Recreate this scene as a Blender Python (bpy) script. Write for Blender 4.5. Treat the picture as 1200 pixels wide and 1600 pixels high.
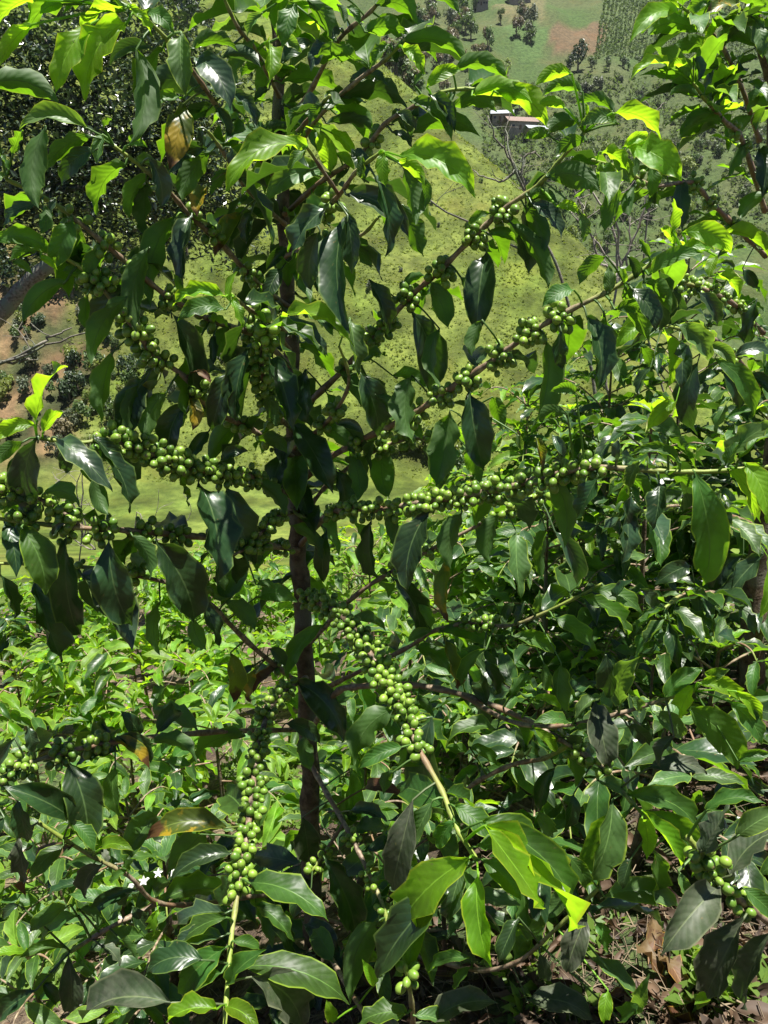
import bpy, math, random
import numpy as np
from mathutils import Vector, Matrix, noise as mnoise

for o in list(bpy.data.objects):
    bpy.data.objects.remove(o)
SC = bpy.context.scene
COL = SC.collection
R = math.radians
rng = random.Random(7)

# ------------------------------------------------------------------ camera, sky, sun, exposure
PITCH = R(18.0)
CAMZ = 1.45
FPX = 1155.0
cam = bpy.data.cameras.new('camera')
cam.sensor_fit = 'VERTICAL'; cam.sensor_height = 36.0; cam.lens = 36.0 * FPX / 1600.0
cam.clip_start = 0.02; cam.clip_end = 3000.0
camo = bpy.data.objects.new('camera', cam); COL.objects.link(camo)
camo.location = (0, 0, CAMZ); camo.rotation_euler = (R(90) - PITCH, 0, 0)
SC.camera = camo

SUN_DIR = Vector((0.13, -0.06, 1.0)).normalized()      # towards the sun: almost overhead
world = bpy.data.worlds.new('World'); SC.world = world; world.use_nodes = True
wn = world.node_tree.nodes; wl = world.node_tree.links
bg = wn['Background']; sky = wn.new('ShaderNodeTexSky'); sky.sky_type = 'NISHITA'; sky.sun_disc = False
sky.sun_elevation = math.asin(SUN_DIR.z); sky.sun_rotation = math.atan2(SUN_DIR.x, SUN_DIR.y)
sky.altitude = 1800; sky.air_density = 0.55; sky.dust_density = 0.15   # mountain air
wl.new(sky.outputs[0], bg.inputs[0]); bg.inputs[1].default_value = 0.05
sl = bpy.data.lights.new('sun', 'SUN'); sl.energy = 5.0; sl.angle = R(0.53); sl.color = (1.0, 0.96, 0.89)
so = bpy.data.objects.new('sun', sl); COL.objects.link(so)
so.rotation_euler = SUN_DIR.to_track_quat('Z', 'Y').to_euler(); so.location = (0, 0, 40)
SC.view_settings.view_transform = 'Standard'; SC.view_settings.look = 'None'
SC.view_settings.exposure = 1.35; SC.view_settings.gamma = 1.0; SC.view_settings.use_curve_mapping = False
SC.render.engine = 'CYCLES'
SC.cycles.use_denoising = True
SC.cycles.max_bounces = 8; SC.cycles.transmission_bounces = 6; SC.cycles.diffuse_bounces = 3; SC.cycles.glossy_bounces = 3
SC.cycles.caustics_reflective = False; SC.cycles.caustics_refractive = False
SC.cycles.sample_clamp_indirect = 6.0

cP, sP = math.cos(PITCH), math.sin(PITCH)
CAM = Vector((0, 0, CAMZ))
def ray(px, py):
    u = (px - 600) / FPX; v = (800 - py) / FPX
    return Vector((u, cP + v * sP, v * cP - sP))
def at(px, py, Y):
    """point of the place that stands Y metres ahead and shows at (px, py) of the photograph"""
    d = ray(px, py)
    return CAM + d * (Y / d.y)
def depth(p):
    q = p - CAM
    return q.y * cP - q.z * sP
def pix(p):
    q = p - CAM; d = q.y * cP - q.z * sP
    return 600 + FPX * q.x / d, 800 - FPX * (q.y * sP + q.z * cP) / d

# ------------------------------------------------------------------ materials
def nmat(name):
    m = bpy.data.materials.new(name); m.use_nodes = True
    nt = m.node_tree; nt.nodes.clear()
    out = nt.nodes.new('ShaderNodeOutputMaterial')
    return m, nt, out
class G:
    """small helper for node graphs"""
    def __init__(s, nt): s.nt = nt
    def n(s, t, **kw):
        x = s.nt.nodes.new(t)
        for k, v in kw.items(): setattr(x, k, v)
        return x
    def set(s, sock, v):
        if isinstance(v, bpy.types.NodeSocket): s.nt.links.new(v, sock)
        else: sock.default_value = v
    def math(s, op, a, b=None, c=None, clamp=False):
        x = s.n('ShaderNodeMath', operation=op, use_clamp=clamp)
        s.set(x.inputs[0], a)
        if b is not None: s.set(x.inputs[1], b)
        if c is not None: s.set(x.inputs[2], c)
        return x.outputs[0]
    def mix(s, f, a, b, blend='MIX'):
        x = s.n('ShaderNodeMix', data_type='RGBA', blend_type=blend)
        s.set(x.inputs[0], f); s.set(x.inputs[6], a); s.set(x.inputs[7], b)
        return x.outputs[2]
    def noise(s, vec, scale, detail=3.0, rough=0.55):
        x = s.n('ShaderNodeTexNoise'); s.set(x.inputs['Vector'], vec)
        x.inputs['Scale'].default_value = scale; x.inputs['Detail'].default_value = detail; x.inputs['Roughness'].default_value = rough
        return x.outputs['Fac']
    def maprange(s, v, a, b, c=0.0, d=1.0, smooth=True):
        x = s.n('ShaderNodeMapRange', interpolation_type='SMOOTHSTEP' if smooth else 'LINEAR')
        s.set(x.inputs[0], v); x.inputs[1].default_value = a; x.inputs[2].default_value = b
        x.inputs[3].default_value = c; x.inputs[4].default_value = d
        return x.outputs[0]
def c4(c): return (c[0], c[1], c[2], 1.0)

def leaf_mat(name, base, trans, tmix, rough, under, spot=None, spot_amt=0.0, tip=None, edge=None, dust=0.0, vary=0.35, coat=0.25):
    m, nt, out = nmat(name); g = G(nt)
    tc = g.n('ShaderNodeTexCoord'); uv = tc.outputs['UV']; obj = tc.outputs['Object']
    sep = g.n('ShaderNodeSeparateXYZ'); g.set(sep.inputs[0], uv)
    u = sep.outputs[0]; v = sep.outputs[1]
    av = g.math('ABSOLUTE', g.math('SUBTRACT', g.math('MULTIPLY', v, 2.0), 1.0))
    geo = g.n('ShaderNodeNewGeometry'); oi = g.n('ShaderNodeObjectInfo')
    rnd = g.math('FRACT', g.math('ADD', geo.outputs['Random Per Island'], oi.outputs['Random']))
    # veins
    mid = g.maprange(av, 0.018, 0.06, 1.0, 0.0)
    lat = g.math('FRACT', g.math('SUBTRACT', g.math('MULTIPLY', u, 10.0), g.math('MULTIPLY', g.math('POWER', av, 0.8), 2.3)))
    latd = g.math('ABSOLUTE', g.math('SUBTRACT', lat, 0.5))
    latl = g.math('MULTIPLY', g.maprange(latd, 0.02, 0.09, 1.0, 0.0), g.maprange(av, 0.75, 0.95, 1.0, 0.0))
    wav = g.n('ShaderNodeVectorMath', operation='ADD'); g.set(wav.inputs[0], obj)
    cmb = g.n('ShaderNodeCombineXYZ'); g.set(cmb.inputs[0], g.math('MULTIPLY', rnd, 37.0)); g.set(wav.inputs[1], cmb.outputs[0])
    nz = g.noise(wav.outputs[0], 22.0, 3.0)
    col = g.mix(g.maprange(nz, 0.3, 0.7), c4([x * (1 - vary) for x in base]), c4([x * (1 + vary) for x in base]))
    hs = g.n('ShaderNodeHueSaturation')
    g.set(hs.inputs['Hue'], g.math('ADD', 0.5, g.math('MULTIPLY', g.math('SUBTRACT', rnd, 0.5), 0.03)))
    g.set(hs.inputs['Value'], g.math('ADD', 0.8, g.math('MULTIPLY', rnd, 0.4))); g.set(hs.inputs['Color'], col)
    hs.inputs['Saturation'].default_value = 1.0
    col = hs.outputs[0]
    tcol = g.mix(g.maprange(nz, 0.3, 0.7), c4([x * 0.75 for x in trans]), c4([min(1, x * 1.25) for x in trans]))
    pale = c4([min(0.6, x * 2.2 + 0.05) for x in base[:2]] + [base[2] * 2 + 0.02])
    col = g.mix(g.math('MULTIPLY', mid, 0.8), col, pale)
    col = g.mix(g.math('MULTIPLY', latl, 0.14), col, pale)
    tcol = g.mix(g.math('MULTIPLY', latl, 0.10), tcol, c4([x * 0.45 for x in trans]))
    tcol = g.mix(mid, tcol, c4([x * 0.6 for x in trans]))
    e = edge or [min(0.7, base[0] * 3 + 0.10), min(0.7, base[1] * 2.2 + 0.12), base[2] + 0.01]
    em = g.math('MULTIPLY', g.maprange(av, 0.87, 0.97), 0.9)
    col = g.mix(em, col, c4(e)); tcol = g.mix(em, tcol, c4([min(0.8, e[0] * 1.5), min(0.8, e[1] * 1.5), e[2]]))
    if spot:
        sn = g.noise(wav.outputs[0], 30.0, 4.0, 0.6)
        sm = g.maprange(g.math('ADD', sn, g.math('MULTIPLY', g.math('SUBTRACT', u, 0.5), spot_amt)), 0.50, 0.60)
        col = g.mix(sm, col, c4(spot)); tcol = g.mix(sm, tcol, c4([min(0.9, x * 1.6) for x in spot]))
    if tip:
        tm = g.maprange(g.math('ADD', u, g.math('MULTIPLY', g.math('SUBTRACT', nz, 0.5), 0.9)), 0.72, 0.82)
        col = g.mix(tm, col, c4(tip)); tcol = g.mix(tm, tcol, c4(tip))
    # small blemishes every leaf has
    bn = g.noise(wav.outputs[0], 160.0, 2.0, 0.5)
    col = g.mix(g.maprange(bn, 0.70, 0.76), col, c4((0.10, 0.09, 0.03)))
    if dust:
        dn = g.noise(wav.outputs[0], 60.0, 4.0, 0.65)
        col = g.mix(g.math('MULTIPLY', g.maprange(dn, 0.35, 0.7), dust), col, c4((0.16, 0.16, 0.12)))
    colb = g.mix(geo.outputs['Backfacing'], col, g.mix(0.65, col, c4(under)))
    bump = g.n('ShaderNodeBump'); bump.inputs['Strength'].default_value = 0.5; bump.inputs['Distance'].default_value = 0.0022
    quilt = g.math('SUBTRACT', g.math('MULTIPLY', g.math('COSINE', g.math('MULTIPLY', g.math('SUBTRACT', lat, 0.5), 6.2832)), -0.5), g.math('MULTIPLY', mid, 1.2))
    g.set(bump.inputs['Height'], g.math('ADD', g.math('MULTIPLY', quilt, 0.16), g.math('MULTIPLY', nz, 3.0)))
    p = g.n('ShaderNodeBsdfPrincipled'); g.set(p.inputs['Base Color'], colb); g.set(p.inputs['Normal'], bump.outputs[0])
    rr = g.math('ADD', rough - 0.06, g.math('MULTIPLY', nz, 0.14 + 0.3 * dust))
    g.set(p.inputs['Roughness'], g.math('ADD', rr, g.math('MULTIPLY', geo.outputs['Backfacing'], 0.22)))
    p.inputs['Specular IOR Level'].default_value = 0.5
    p.inputs['Coat Weight'].default_value = coat; p.inputs['Coat Roughness'].default_value = rough
    t = g.n('ShaderNodeBsdfTranslucent'); g.set(t.inputs[0], tcol); g.set(t.inputs['Normal'], bump.outputs[0])
    mx = g.n('ShaderNodeMixShader'); mx.inputs[0].default_value = tmix
    nt.links.new(p.outputs[0], mx.inputs[1]); nt.links.new(t.outputs[0], mx.inputs[2]); nt.links.new(mx.outputs[0], out.inputs[0])
    return m

LM = {
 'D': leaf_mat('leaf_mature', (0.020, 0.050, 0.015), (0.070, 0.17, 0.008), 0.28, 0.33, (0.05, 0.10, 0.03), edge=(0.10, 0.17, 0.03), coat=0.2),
 'G': leaf_mat('leaf_glossy', (0.030, 0.062, 0.028), (0.070, 0.17, 0.012), 0.25, 0.30, (0.06, 0.11, 0.04), edge=(0.16, 0.22, 0.06), coat=0.5),
 'B': leaf_mat('leaf_green', (0.026, 0.070, 0.012), (0.17, 0.38, 0.008), 0.42, 0.40, (0.06, 0.13, 0.025)),
 'M': leaf_mat('leaf_mid_green', (0.042, 0.105, 0.018), (0.24, 0.50, 0.014), 0.45, 0.47, (0.08, 0.16, 0.03), coat=0.0),
 'L': leaf_mat('leaf_light_green', (0.070, 0.140, 0.040), (0.24, 0.44, 0.030), 0.40, 0.44, (0.10, 0.18, 0.05), coat=0.05),
 'Y': leaf_mat('leaf_young', (0.115, 0.250, 0.012), (0.46, 0.86, 0.018), 0.58, 0.42, (0.20, 0.30, 0.03), edge=(0.36, 0.46, 0.03), coat=0.05),
 'N': leaf_mat('leaf_of_young_bush', (0.125, 0.245, 0.022), (0.46, 0.72, 0.020), 0.45, 0.52, (0.12, 0.22, 0.03), edge=(0.28, 0.38, 0.04), coat=0.0),
 'S': leaf_mat('leaf_dusty', (0.036, 0.056, 0.024), (0.08, 0.16, 0.02), 0.22, 0.48, (0.06, 0.10, 0.035), dust=0.35, coat=0.0, edge=(0.14, 0.16, 0.08)),
 'O': leaf_mat('leaf_yellowing', (0.060, 0.095, 0.012), (0.26, 0.34, 0.010), 0.42, 0.42, (0.10, 0.13, 0.03), spot=(0.34, 0.24, 0.015), spot_amt=0.10, tip=(0.10, 0.05, 0.018)),
 'W': leaf_mat('leaf_withered', (0.10, 0.048, 0.022), (0.18, 0.08, 0.02), 0.25, 0.6, (0.14, 0.09, 0.05), spot=(0.13, 0.085, 0.035), spot_amt=-0.5, coat=0.0),
}

def simple_mat(name, c1, c2, scale, rough=0.8, bump=0.4, dist=0.01, detail=6.0, c3=None, obj=True, spec=0.3):
    m, nt, out = nmat(name); g = G(nt)
    tc = g.n('ShaderNodeTexCoord'); v = tc.outputs['Object']
    geo = g.n('ShaderNodeNewGeometry')
    n1 = g.noise(v, scale, detail, 0.6)
    col = g.mix(g.maprange(n1, 0.32, 0.68), c4(c1), c4(c2))
    if c3:
        n2 = g.noise(v, scale * 0.23, 3.0, 0.5)
        col = g.mix(g.maprange(n2, 0.48, 0.62), col, c4(c3))
    col = g.mix(g.math('MULTIPLY', geo.outputs['Random Per Island'], 0.45), col, c4([x * 0.45 for x in c1]))
    p = g.n('ShaderNodeBsdfPrincipled'); g.set(p.inputs['Base Color'], col); p.inputs['Roughness'].default_value = rough
    p.inputs['Specular IOR Level'].default_value = spec
    b = g.n('ShaderNodeBump'); b.inputs['Strength'].default_value = bump; b.inputs['Distance'].default_value = dist
    g.set(b.inputs['Height'], g.noise(v, scale * 2.3, 5.0, 0.65)); g.set(p.inputs['Normal'], b.outputs[0])
    nt.links.new(p.outputs[0], out.inputs[0])
    return m

def stem_mat():
    m, nt, out = nmat('stem_bark'); g = G(nt)
    tc = g.n('ShaderNodeTexCoord'); sep = g.n('ShaderNodeSeparateXYZ'); g.set(sep.inputs[0], tc.outputs['UV'])
    n1 = g.noise(tc.outputs['Object'], 90.0, 5.0, 0.65)
    n2 = g.noise(tc.outputs['Object'], 18.0, 3.0, 0.6)
    bark = g.mix(g.maprange(n1, 0.35, 0.65), c4((0.10, 0.068, 0.042)), c4((0.32, 0.245, 0.165)))
    bark = g.mix(g.maprange(n2, 0.5, 0.62), bark, c4((0.19, 0.115, 0.065)))
    green = g.mix(g.maprange(n1, 0.3, 0.7), c4((0.16, 0.22, 0.03)), c4((0.26, 0.32, 0.06)))
    f = g.maprange(g.math('ADD', sep.outputs[0], g.math('MULTIPLY', g.math('SUBTRACT', n2, 0.5), 0.25)), 0.66, 0.86)
    p = g.n('ShaderNodeBsdfPrincipled'); g.set(p.inputs['Base Color'], g.mix(f, bark, green)); p.inputs['Roughness'].default_value = 0.6
    b = g.n('ShaderNodeBump'); b.inputs['Strength'].default_value = 0.5; b.inputs['Distance'].default_value = 0.002
    g.set(b.inputs['Height'], n1); g.set(p.inputs['Normal'], b.outputs[0])
    nt.links.new(p.outputs[0], out.inputs[0]); return m
STEM = stem_mat()
TRUNK = simple_mat('trunk_bark', (0.075, 0.052, 0.032), (0.23, 0.17, 0.105), 60.0, 0.88, 1.0, 0.005, c3=(0.20, 0.19, 0.14))
TWIG = simple_mat('dry_twig_bark', (0.22, 0.19, 0.16), (0.42, 0.38, 0.33), 30.0, 0.9, 0.5, 0.004)
DARKTWIG = simple_mat('lichen_bark', (0.10, 0.085, 0.065), (0.30, 0.28, 0.23), 25.0, 0.9, 0.8, 0.01, c3=(0.20, 0.23, 0.17))

def berry_mat():
    m, nt, out = nmat('green_coffee_cherry'); g = G(nt)
    tc = g.n('ShaderNodeTexCoord'); oi = g.n('ShaderNodeObjectInfo'); geo = g.n('ShaderNodeNewGeometry')
    sep = g.n('ShaderNodeSeparateXYZ'); g.set(sep.inputs[0], tc.outputs['UV'])
    rnd = g.math('FRACT', g.math('ADD', oi.outputs['Random'], geo.outputs['Random Per Island']))
    base = g.mix(rnd, c4((0.075, 0.165, 0.016)), c4((0.21, 0.33, 0.04)))
    n = g.noise(tc.outputs['Object'], 300.0, 3.0, 0.6)
    base = g.mix(g.math('MULTIPLY', g.maprange(n, 0.5, 0.75), 0.35), base, c4((0.30, 0.36, 0.10)))
    cal = g.maprange(sep.outputs[0], 0.953, 0.959)
    base = g.mix(cal, base, c4((0.15, 0.15, 0.05)))
    p = g.n('ShaderNodeBsdfPrincipled'); g.set(p.inputs['Base Color'], base)
    g.set(p.inputs['Roughness'], g.math('ADD', 0.33, g.math('MULTIPLY', n, 0.15)))
    p.inputs['Subsurface Weight'].default_value = 0.12; p.inputs['Subsurface Radius'].default_value = (0.004, 0.005, 0.001); p.inputs['Subsurface Scale'].default_value = 1.0
    nt.links.new(p.outputs[0], out.inputs[0]); return m
BERRY = berry_mat()

def foliage_mat(name, c1, c2, tr, rough=0.45, tmix=0.3, coat=0.0):
    m, nt, out = nmat(name); g = G(nt)
    geo = g.n('ShaderNodeNewGeometry'); oi = g.n('ShaderNodeObjectInfo')
    rnd = geo.outputs['Random Per Island']
    col = g.mix(rnd, c4(c1), c4(c2))
    hs = g.n('ShaderNodeHueSaturation'); g.set(hs.inputs['Color'], col)
    g.set(hs.inputs['Value'], g.math('ADD', 0.75, g.math('MULTIPLY', oi.outputs['Random'], 0.5)))
    g.set(hs.inputs['Hue'], g.math('ADD', 0.485, g.math('MULTIPLY', oi.outputs['Random'], 0.03)))
    p = g.n('ShaderNodeBsdfPrincipled'); g.set(p.inputs['Base Color'], hs.outputs[0]); p.inputs['Roughness'].default_value = rough
    p.inputs['Coat Weight'].default_value = coat; p.inputs['Coat Roughness'].default_value = 0.2
    t = g.n('ShaderNodeBsdfTranslucent'); t.inputs[0].default_value = c4(tr)
    mx = g.n('ShaderNodeMixShader'); mx.inputs[0].default_value = tmix
    nt.links.new(p.outputs[0], mx.inputs[1]); nt.links.new(t.outputs[0], mx.inputs[2]); nt.links.new(mx.outputs[0], out.inputs[0])
    return m

# ------------------------------------------------------------------ object helpers
ORG = {}
def tag(o, label=None, cat=None, group=None, kind=None):
    if label: o['label'] = label
    if cat: o['category'] = cat
    if group: o['group'] = group
    if kind: o['kind'] = kind
    return o
def link(o, parent, origin):
    COL.objects.link(o); origin = Vector(origin)
    ORG[o.name] = origin
    if parent is not None:
        o.parent = parent; o.location = origin - ORG[parent.name]
    else:
        o.location = origin
    return o
def empty(name, origin):
    return link(bpy.data.objects.new(name, None), None, origin)
def mesh_data(name, V, F, mats, UV=None, smooth=True, mi=None):
    me = bpy.data.meshes.new(name)
    V = np.asarray(V, dtype=np.float64)
    me.from_pydata(V.tolist(), [], F)
    if UV is not None:
        uvl = me.uv_layers.new(name='UVMap')
        li = np.empty(len(me.loops), dtype=np.int32); me.loops.foreach_get('vertex_index', li)
        uvl.data.foreach_set('uv', np.asarray(UV, dtype=np.float32)[li].ravel())
    for m in (mats if isinstance(mats, (list, tuple)) else [mats]): me.materials.append(m)
    if smooth: me.polygons.foreach_set('use_smooth', [True] * len(me.polygons))
    if mi is not None: me.polygons.foreach_set('material_index', mi)
    me.update()
    return me
def mk(name, V, F, mats, parent=None, origin=(0, 0, 0), UV=None, smooth=True, mi=None):
    """V in world coordinates"""
    V = np.asarray(V, dtype=np.float64) - np.asarray(tuple(origin))
    o = bpy.data.objects.new(name, mesh_data(name, V, F, mats, UV, smooth, mi))
    return link(o, parent, origin)
class MB:
    """collects geometry into one mesh"""
    def __init__(s): s.V = []; s.F = []; s.U = []; s.n = 0; s.mi = []
    def add(s, V, F, U=None, m=0):
        k = s.n
        s.V.append(np.asarray(V, dtype=np.float64)); s.n += len(V)
        s.F += [tuple(i + k for i in f) for f in F]
        s.U.append(np.asarray(U, dtype=np.float64) if U is not None else np.zeros((len(V), 2)))
        s.mi += [m] * len(F)
        return s
    def build(s, name, mats, parent=None, origin=(0, 0, 0), smooth=True):
        return mk(name, np.concatenate(s.V), s.F, mats, parent, origin, np.concatenate(s.U), smooth, s.mi)
def spline(P, n=6):
    """Catmull-Rom through P (list of Vector)"""
    out = []
    P = [Vector(p) for p in P]
    for i in range(len(P) - 1):
        p0 = P[max(0, i - 1)]; p1 = P[i]; p2 = P[i + 1]; p3 = P[min(len(P) - 1, i + 2)]
        for k in range(n):
            t = k / n
            out.append(0.5 * ((2 * p1) + (p2 - p0) * t + (2 * p0 - 5 * p1 + 4 * p2 - p3) * t * t + (3 * p1 - p0 - 3 * p2 + p3) * t ** 3))
    out.append(P[-1]); return out
def tube(P, r0, r1, sides=6, knot=0.0, every=0, pw=1.0):
    """tapered tube through points; returns V, F, UV (u runs along)"""
    P = [Vector(p) for p in P]; n = len(P); V = []; U = []
    up = Vector((0.3, 0.2, 1)).normalized(); X = None
    for i, p in enumerate(P):
        t = (P[min(n - 1, i + 1)] - P[max(0, i - 1)]); t.normalize()
        if X is None: X = t.orthogonal().normalized()
        X = (X - t * X.dot(t)).normalized(); Y = t.cross(X)
        f = i / (n - 1); r = r0 + (r1 - r0) * f ** pw
        if every and i % every == 0: r *= 1 + knot
        for k in range(sides):
            a = 2 * math.pi * k / sides
            V.append(p + (X * math.cos(a) + Y * math.sin(a)) * r); U.append((f, k / sides))
    F = []
    for i in range(n - 1):
        for k in range(sides):
            a = i * sides + k; b = i * sides + (k + 1) % sides
            F.append((a, b, b + sides, a + sides))
    V.append(P[-1] + (P[-1] - P[-2]).normalized() * r1); U.append((1, 0.5))
    e = len(V) - 1
    for k in range(sides): F.append(((n - 1) * sides + k, (n - 1) * sides + (k + 1) % sides, e))
    return [tuple(v) for v in V], F, U

# ------------------------------------------------------------------ leaves
PU = np.array([0, .04, .10, .18, .28, .40, .52, .64, .74, .82, .88, .93, .97, 1.0])
PW = np.array([.03, .13, .42, .68, .90, 1.0, .985, .88, .69, .47, .29, .15, .07, .012])
def leaf_geo(P0, P1, N, width, arch=0.15, archdir=None, fold=0.35, wave=0.12, nu=11, nv=6, seed=0, droop=0.0, twist=0.0, bite=False):
    """a leaf blade from P0 to P1, upper face towards N. returns V, F, UV"""
    r = random.Random(seed)
    P0 = Vector(P0); P1 = Vector(P1); L = (P1 - P0).length
    ad = (archdir if archdir is not None else N)
    C1 = P0.lerp(P1, 0.33) + ad * arch * L * 1.1
    C2 = P0.lerp(P1, 0.72) + ad * arch * L * 1.0
    ph = r.random() * 6.3; kf = r.uniform(2.2, 3.8); ph2 = r.random() * 6.3; asym = r.uniform(0.92, 1.08)
    us = PU if nu >= 11 else np.linspace(0, 1, nu)
    vs = np.linspace(-1, 1, nv + 1)
    V = []; U = []; bu = r.choice([4, 5, 6, 7]); bs = r.choice([0, nv])
    for iu, u in enumerate(us):
        a = 1 - u
        p = P0 * a ** 3 + C1 * 3 * a * a * u + C2 * 3 * a * u * u + P1 * u ** 3
        t = ((C1 - P0) * a * a + (C2 - C1) * 2 * a * u + (P1 - C2) * u * u)
        if t.length < 1e-9: t = P1 - P0
        t.normalize()
        n = (N - t * N.dot(t))
        if n.length < 1e-6: n = t.orthogonal()
        n.normalize(); s = t.cross(n)
        if twist:
            q = Matrix.Rotation(twist * u, 3, t); n = q @ n; s = q @ s
        w = float(np.interp(u, PU, PW)) * width * 0.5
        for iv, v in enumerate(vs):
            x = abs(v)
            ww = w * (asym if v > 0 else 2 - asym)
            if bite and iu == bu and iv == bs: ww *= 0.72
            fa = fold * (0.4 + 0.6 * x)
            h = ww * x * math.sin(fa)
            h += wave * width * 0.5 * x * x * math.sin(kf * 6.283 * u + (ph if v > 0 else ph2)) * (0.25 + min(1, 4 * (1 - u))) * (1 if 0.02 < u < 0.99 else 0)
            V.append(p + s * (v * ww * math.cos(fa)) + n * h); U.append((u, 0.5 + 0.5 * v))
    F = []; k = nv + 1
    for i in range(len(us) - 1):
        for j in range(nv):
            F.append((i * k + j, i * k + j + 1, (i + 1) * k + j + 1, (i + 1) * k + j))
    return [tuple(v) for v in V], F, U

# ------------------------------------------------------------------ terrain heights
def smax(a, b, k):
    return 0.5 * (a + b + np.sqrt((a - b) ** 2 + k * k))
def smin(a, b, k):
    return 0.5 * (a + b - np.sqrt((a - b) ** 2 + k * k))
def fbm(x, y, s, seed=0.0, oct=4):
    """cheap smooth pseudo noise from sines, vectorised"""
    z = np.zeros_like(x); a = 1.0; f = 1.0 / s; rr = random.Random(int(seed * 1000) + 5)
    for o in range(oct):
        for k in range(3):
            th = rr.uniform(0, 6.28); p1 = rr.uniform(0, 6.28); ff = f * rr.uniform(0.7, 1.4)
            z += a * np.sin((x * math.cos(th) + y * math.sin(th)) * ff * 6.28 + p1 + 1.3 * np.sin((x * math.sin(th) - y * math.cos(th)) * ff * 3.1 + p1 * 2))
        a *= 0.52; f *= 2.03
    return z / 3.5
def near_h(x, y):
    return 0.523 + 0.58 * np.tanh(x / 1.2) - 0.38 * y
def height(x, y):
    x = np.asarray(x, dtype=np.float64); y = np.asarray(y, dtype=np.float64)
    near = near_h(x, y)
    valley = -33.5 + 0.5 * fbm(x, y, 60, 2) + 0 * x
    z1 = -33 + 0.8 * (y - 115) + 3.0 * fbm(x, y, 90, 3) + 0.45 * fbm(x, y, 14, 3.5)
    dx, dy = 0.577, -0.817; nx, ny = 0.817, 0.577
    al = x * dx + (y - 226) * dy; ac = x * nx + (y - 226) * ny
    z2 = 56 - 0.65 * al - 0.9 * ac + 2.0 * fbm(x, y, 60, 4) + 0.4 * fbm(x, y, 12, 4.5)
    spur = smin(z1, z2, 5.0)
    z3 = -20 + 0.62 * (y - 240) + 9.0 * fbm(x, y, 170, 5) + 2.0 * fbm(x, y, 45, 5.5)
    h = smax(valley, spur, 4.0); h = smax(h, z3, 6.0)
    return np.where(y < 40, near, smax(near, h, 6.0) + 0 * x) if np.ndim(x) else float(near if y < 40 else smax(near, h, 6.0))
def H(x, y): return float(height(np.array([x]), np.array([y]))[0]) if y > 40 else float(near_h(x, y))
def hit(px, py, y0=60.0, y1=760.0):
    """where the view ray of a pixel meets the far terrain"""
    d = ray(px, py); ys = np.linspace(y0, y1, 1100)
    s = ys / d.y; z = CAMZ + s * d.z; hh = height(s * d.x, ys)
    k = np.where(hh > z)[0]
    i = k[0] if len(k) else len(ys) - 1
    return Vector((float(s[i] * d.x), float(ys[i]), float(hh[i])))

# ------------------------------------------------------------------ near ground
def ground_mat():
    m, nt, out = nmat('soil_and_straw'); g = G(nt)
    tc = g.n('ShaderNodeTexCoord'); v = tc.outputs['Object']
    n1 = g.noise(v, 3.0, 6.0, 0.62); n2 = g.noise(v, 38.0, 6.0, 0.7); n3 = g.noise(v, 1.1, 4.0, 0.55)
    soil = g.mix(g.maprange(n2, 0.35, 0.66), c4((0.028, 0.018, 0.012)), c4((0.12, 0.075, 0.048)))
    straw = g.mix(g.maprange(n2, 0.4, 0.62), c4((0.12, 0.085, 0.05)), c4((0.32, 0.25, 0.15)))
    moss = g.mix(g.maprange(n2, 0.4, 0.62), c4((0.03, 0.05, 0.012)), c4((0.09, 0.13, 0.03)))
    col = g.mix(g.maprange(n1, 0.48, 0.62), soil, straw)
    col = g.mix(g.maprange(n3, 0.52, 0.62), col, moss)
    p = g.n('ShaderNodeBsdfPrincipled'); g.set(p.inputs['Base Color'], col); p.inputs['Roughness'].default_value = 0.95
    b = g.n('ShaderNodeBump'); b.inputs['Strength'].default_value = 1.0; b.inputs['Distance'].default_value = 0.03
    g.set(b.inputs['Height'], n2); g.set(p.inputs['Normal'], b.outputs[0])
    nt.links.new(p.outputs[0], out.inputs[0]); return m
def grid_obj(name, X, Y, Z, mat, colors=None):
    nr, nc = X.shape
    V = np.stack([X.ravel(), Y.ravel(), Z.ravel()], 1)
    idx = np.arange(nr * nc).reshape(nr, nc)
    F = np.stack([idx[:-1, :-1].ravel(), idx[:-1, 1:].ravel(), idx[1:, 1:].ravel(), idx[1:, :-1].ravel()], 1)
    me = bpy.data.meshes.new(name)
    me.vertices.add(len(V)); me.vertices.foreach_set('co', V.ravel())
    me.loops.add(F.size); me.loops.foreach_set('vertex_index', F.ravel().astype(np.int32))
    me.polygons.add(len(F)); me.polygons.foreach_set('loop_start', (np.arange(len(F)) * 4).astype(np.int32))
    me.update(calc_edges=True); me.polygons.foreach_set('use_smooth', [True] * len(F))
    if colors is not None:
        ca = me.color_attributes.new('landcover', 'FLOAT_COLOR', 'POINT')
        ca.data.foreach_set('color', np.concatenate([colors, np.ones((len(V), 1))], 1).ravel().astype(np.float32))
    me.materials.append(mat); me.validate()
    o = bpy.data.objects.new(name, me); link(o, None, (0, 0, 0)); o['kind'] = 'structure'
    return o
xs = np.linspace(-9, 9, 300); ys = np.linspace(-2.5, 16, 310)
X, Y = np.meshgrid(xs, ys)
Zn = near_h(X, Y) + 0.010 * fbm(X, Y, 0.35, 8) + 0.004 * fbm(X, Y, 0.11, 9)
grid_obj('ground', X, Y, Zn, ground_mat())

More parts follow.
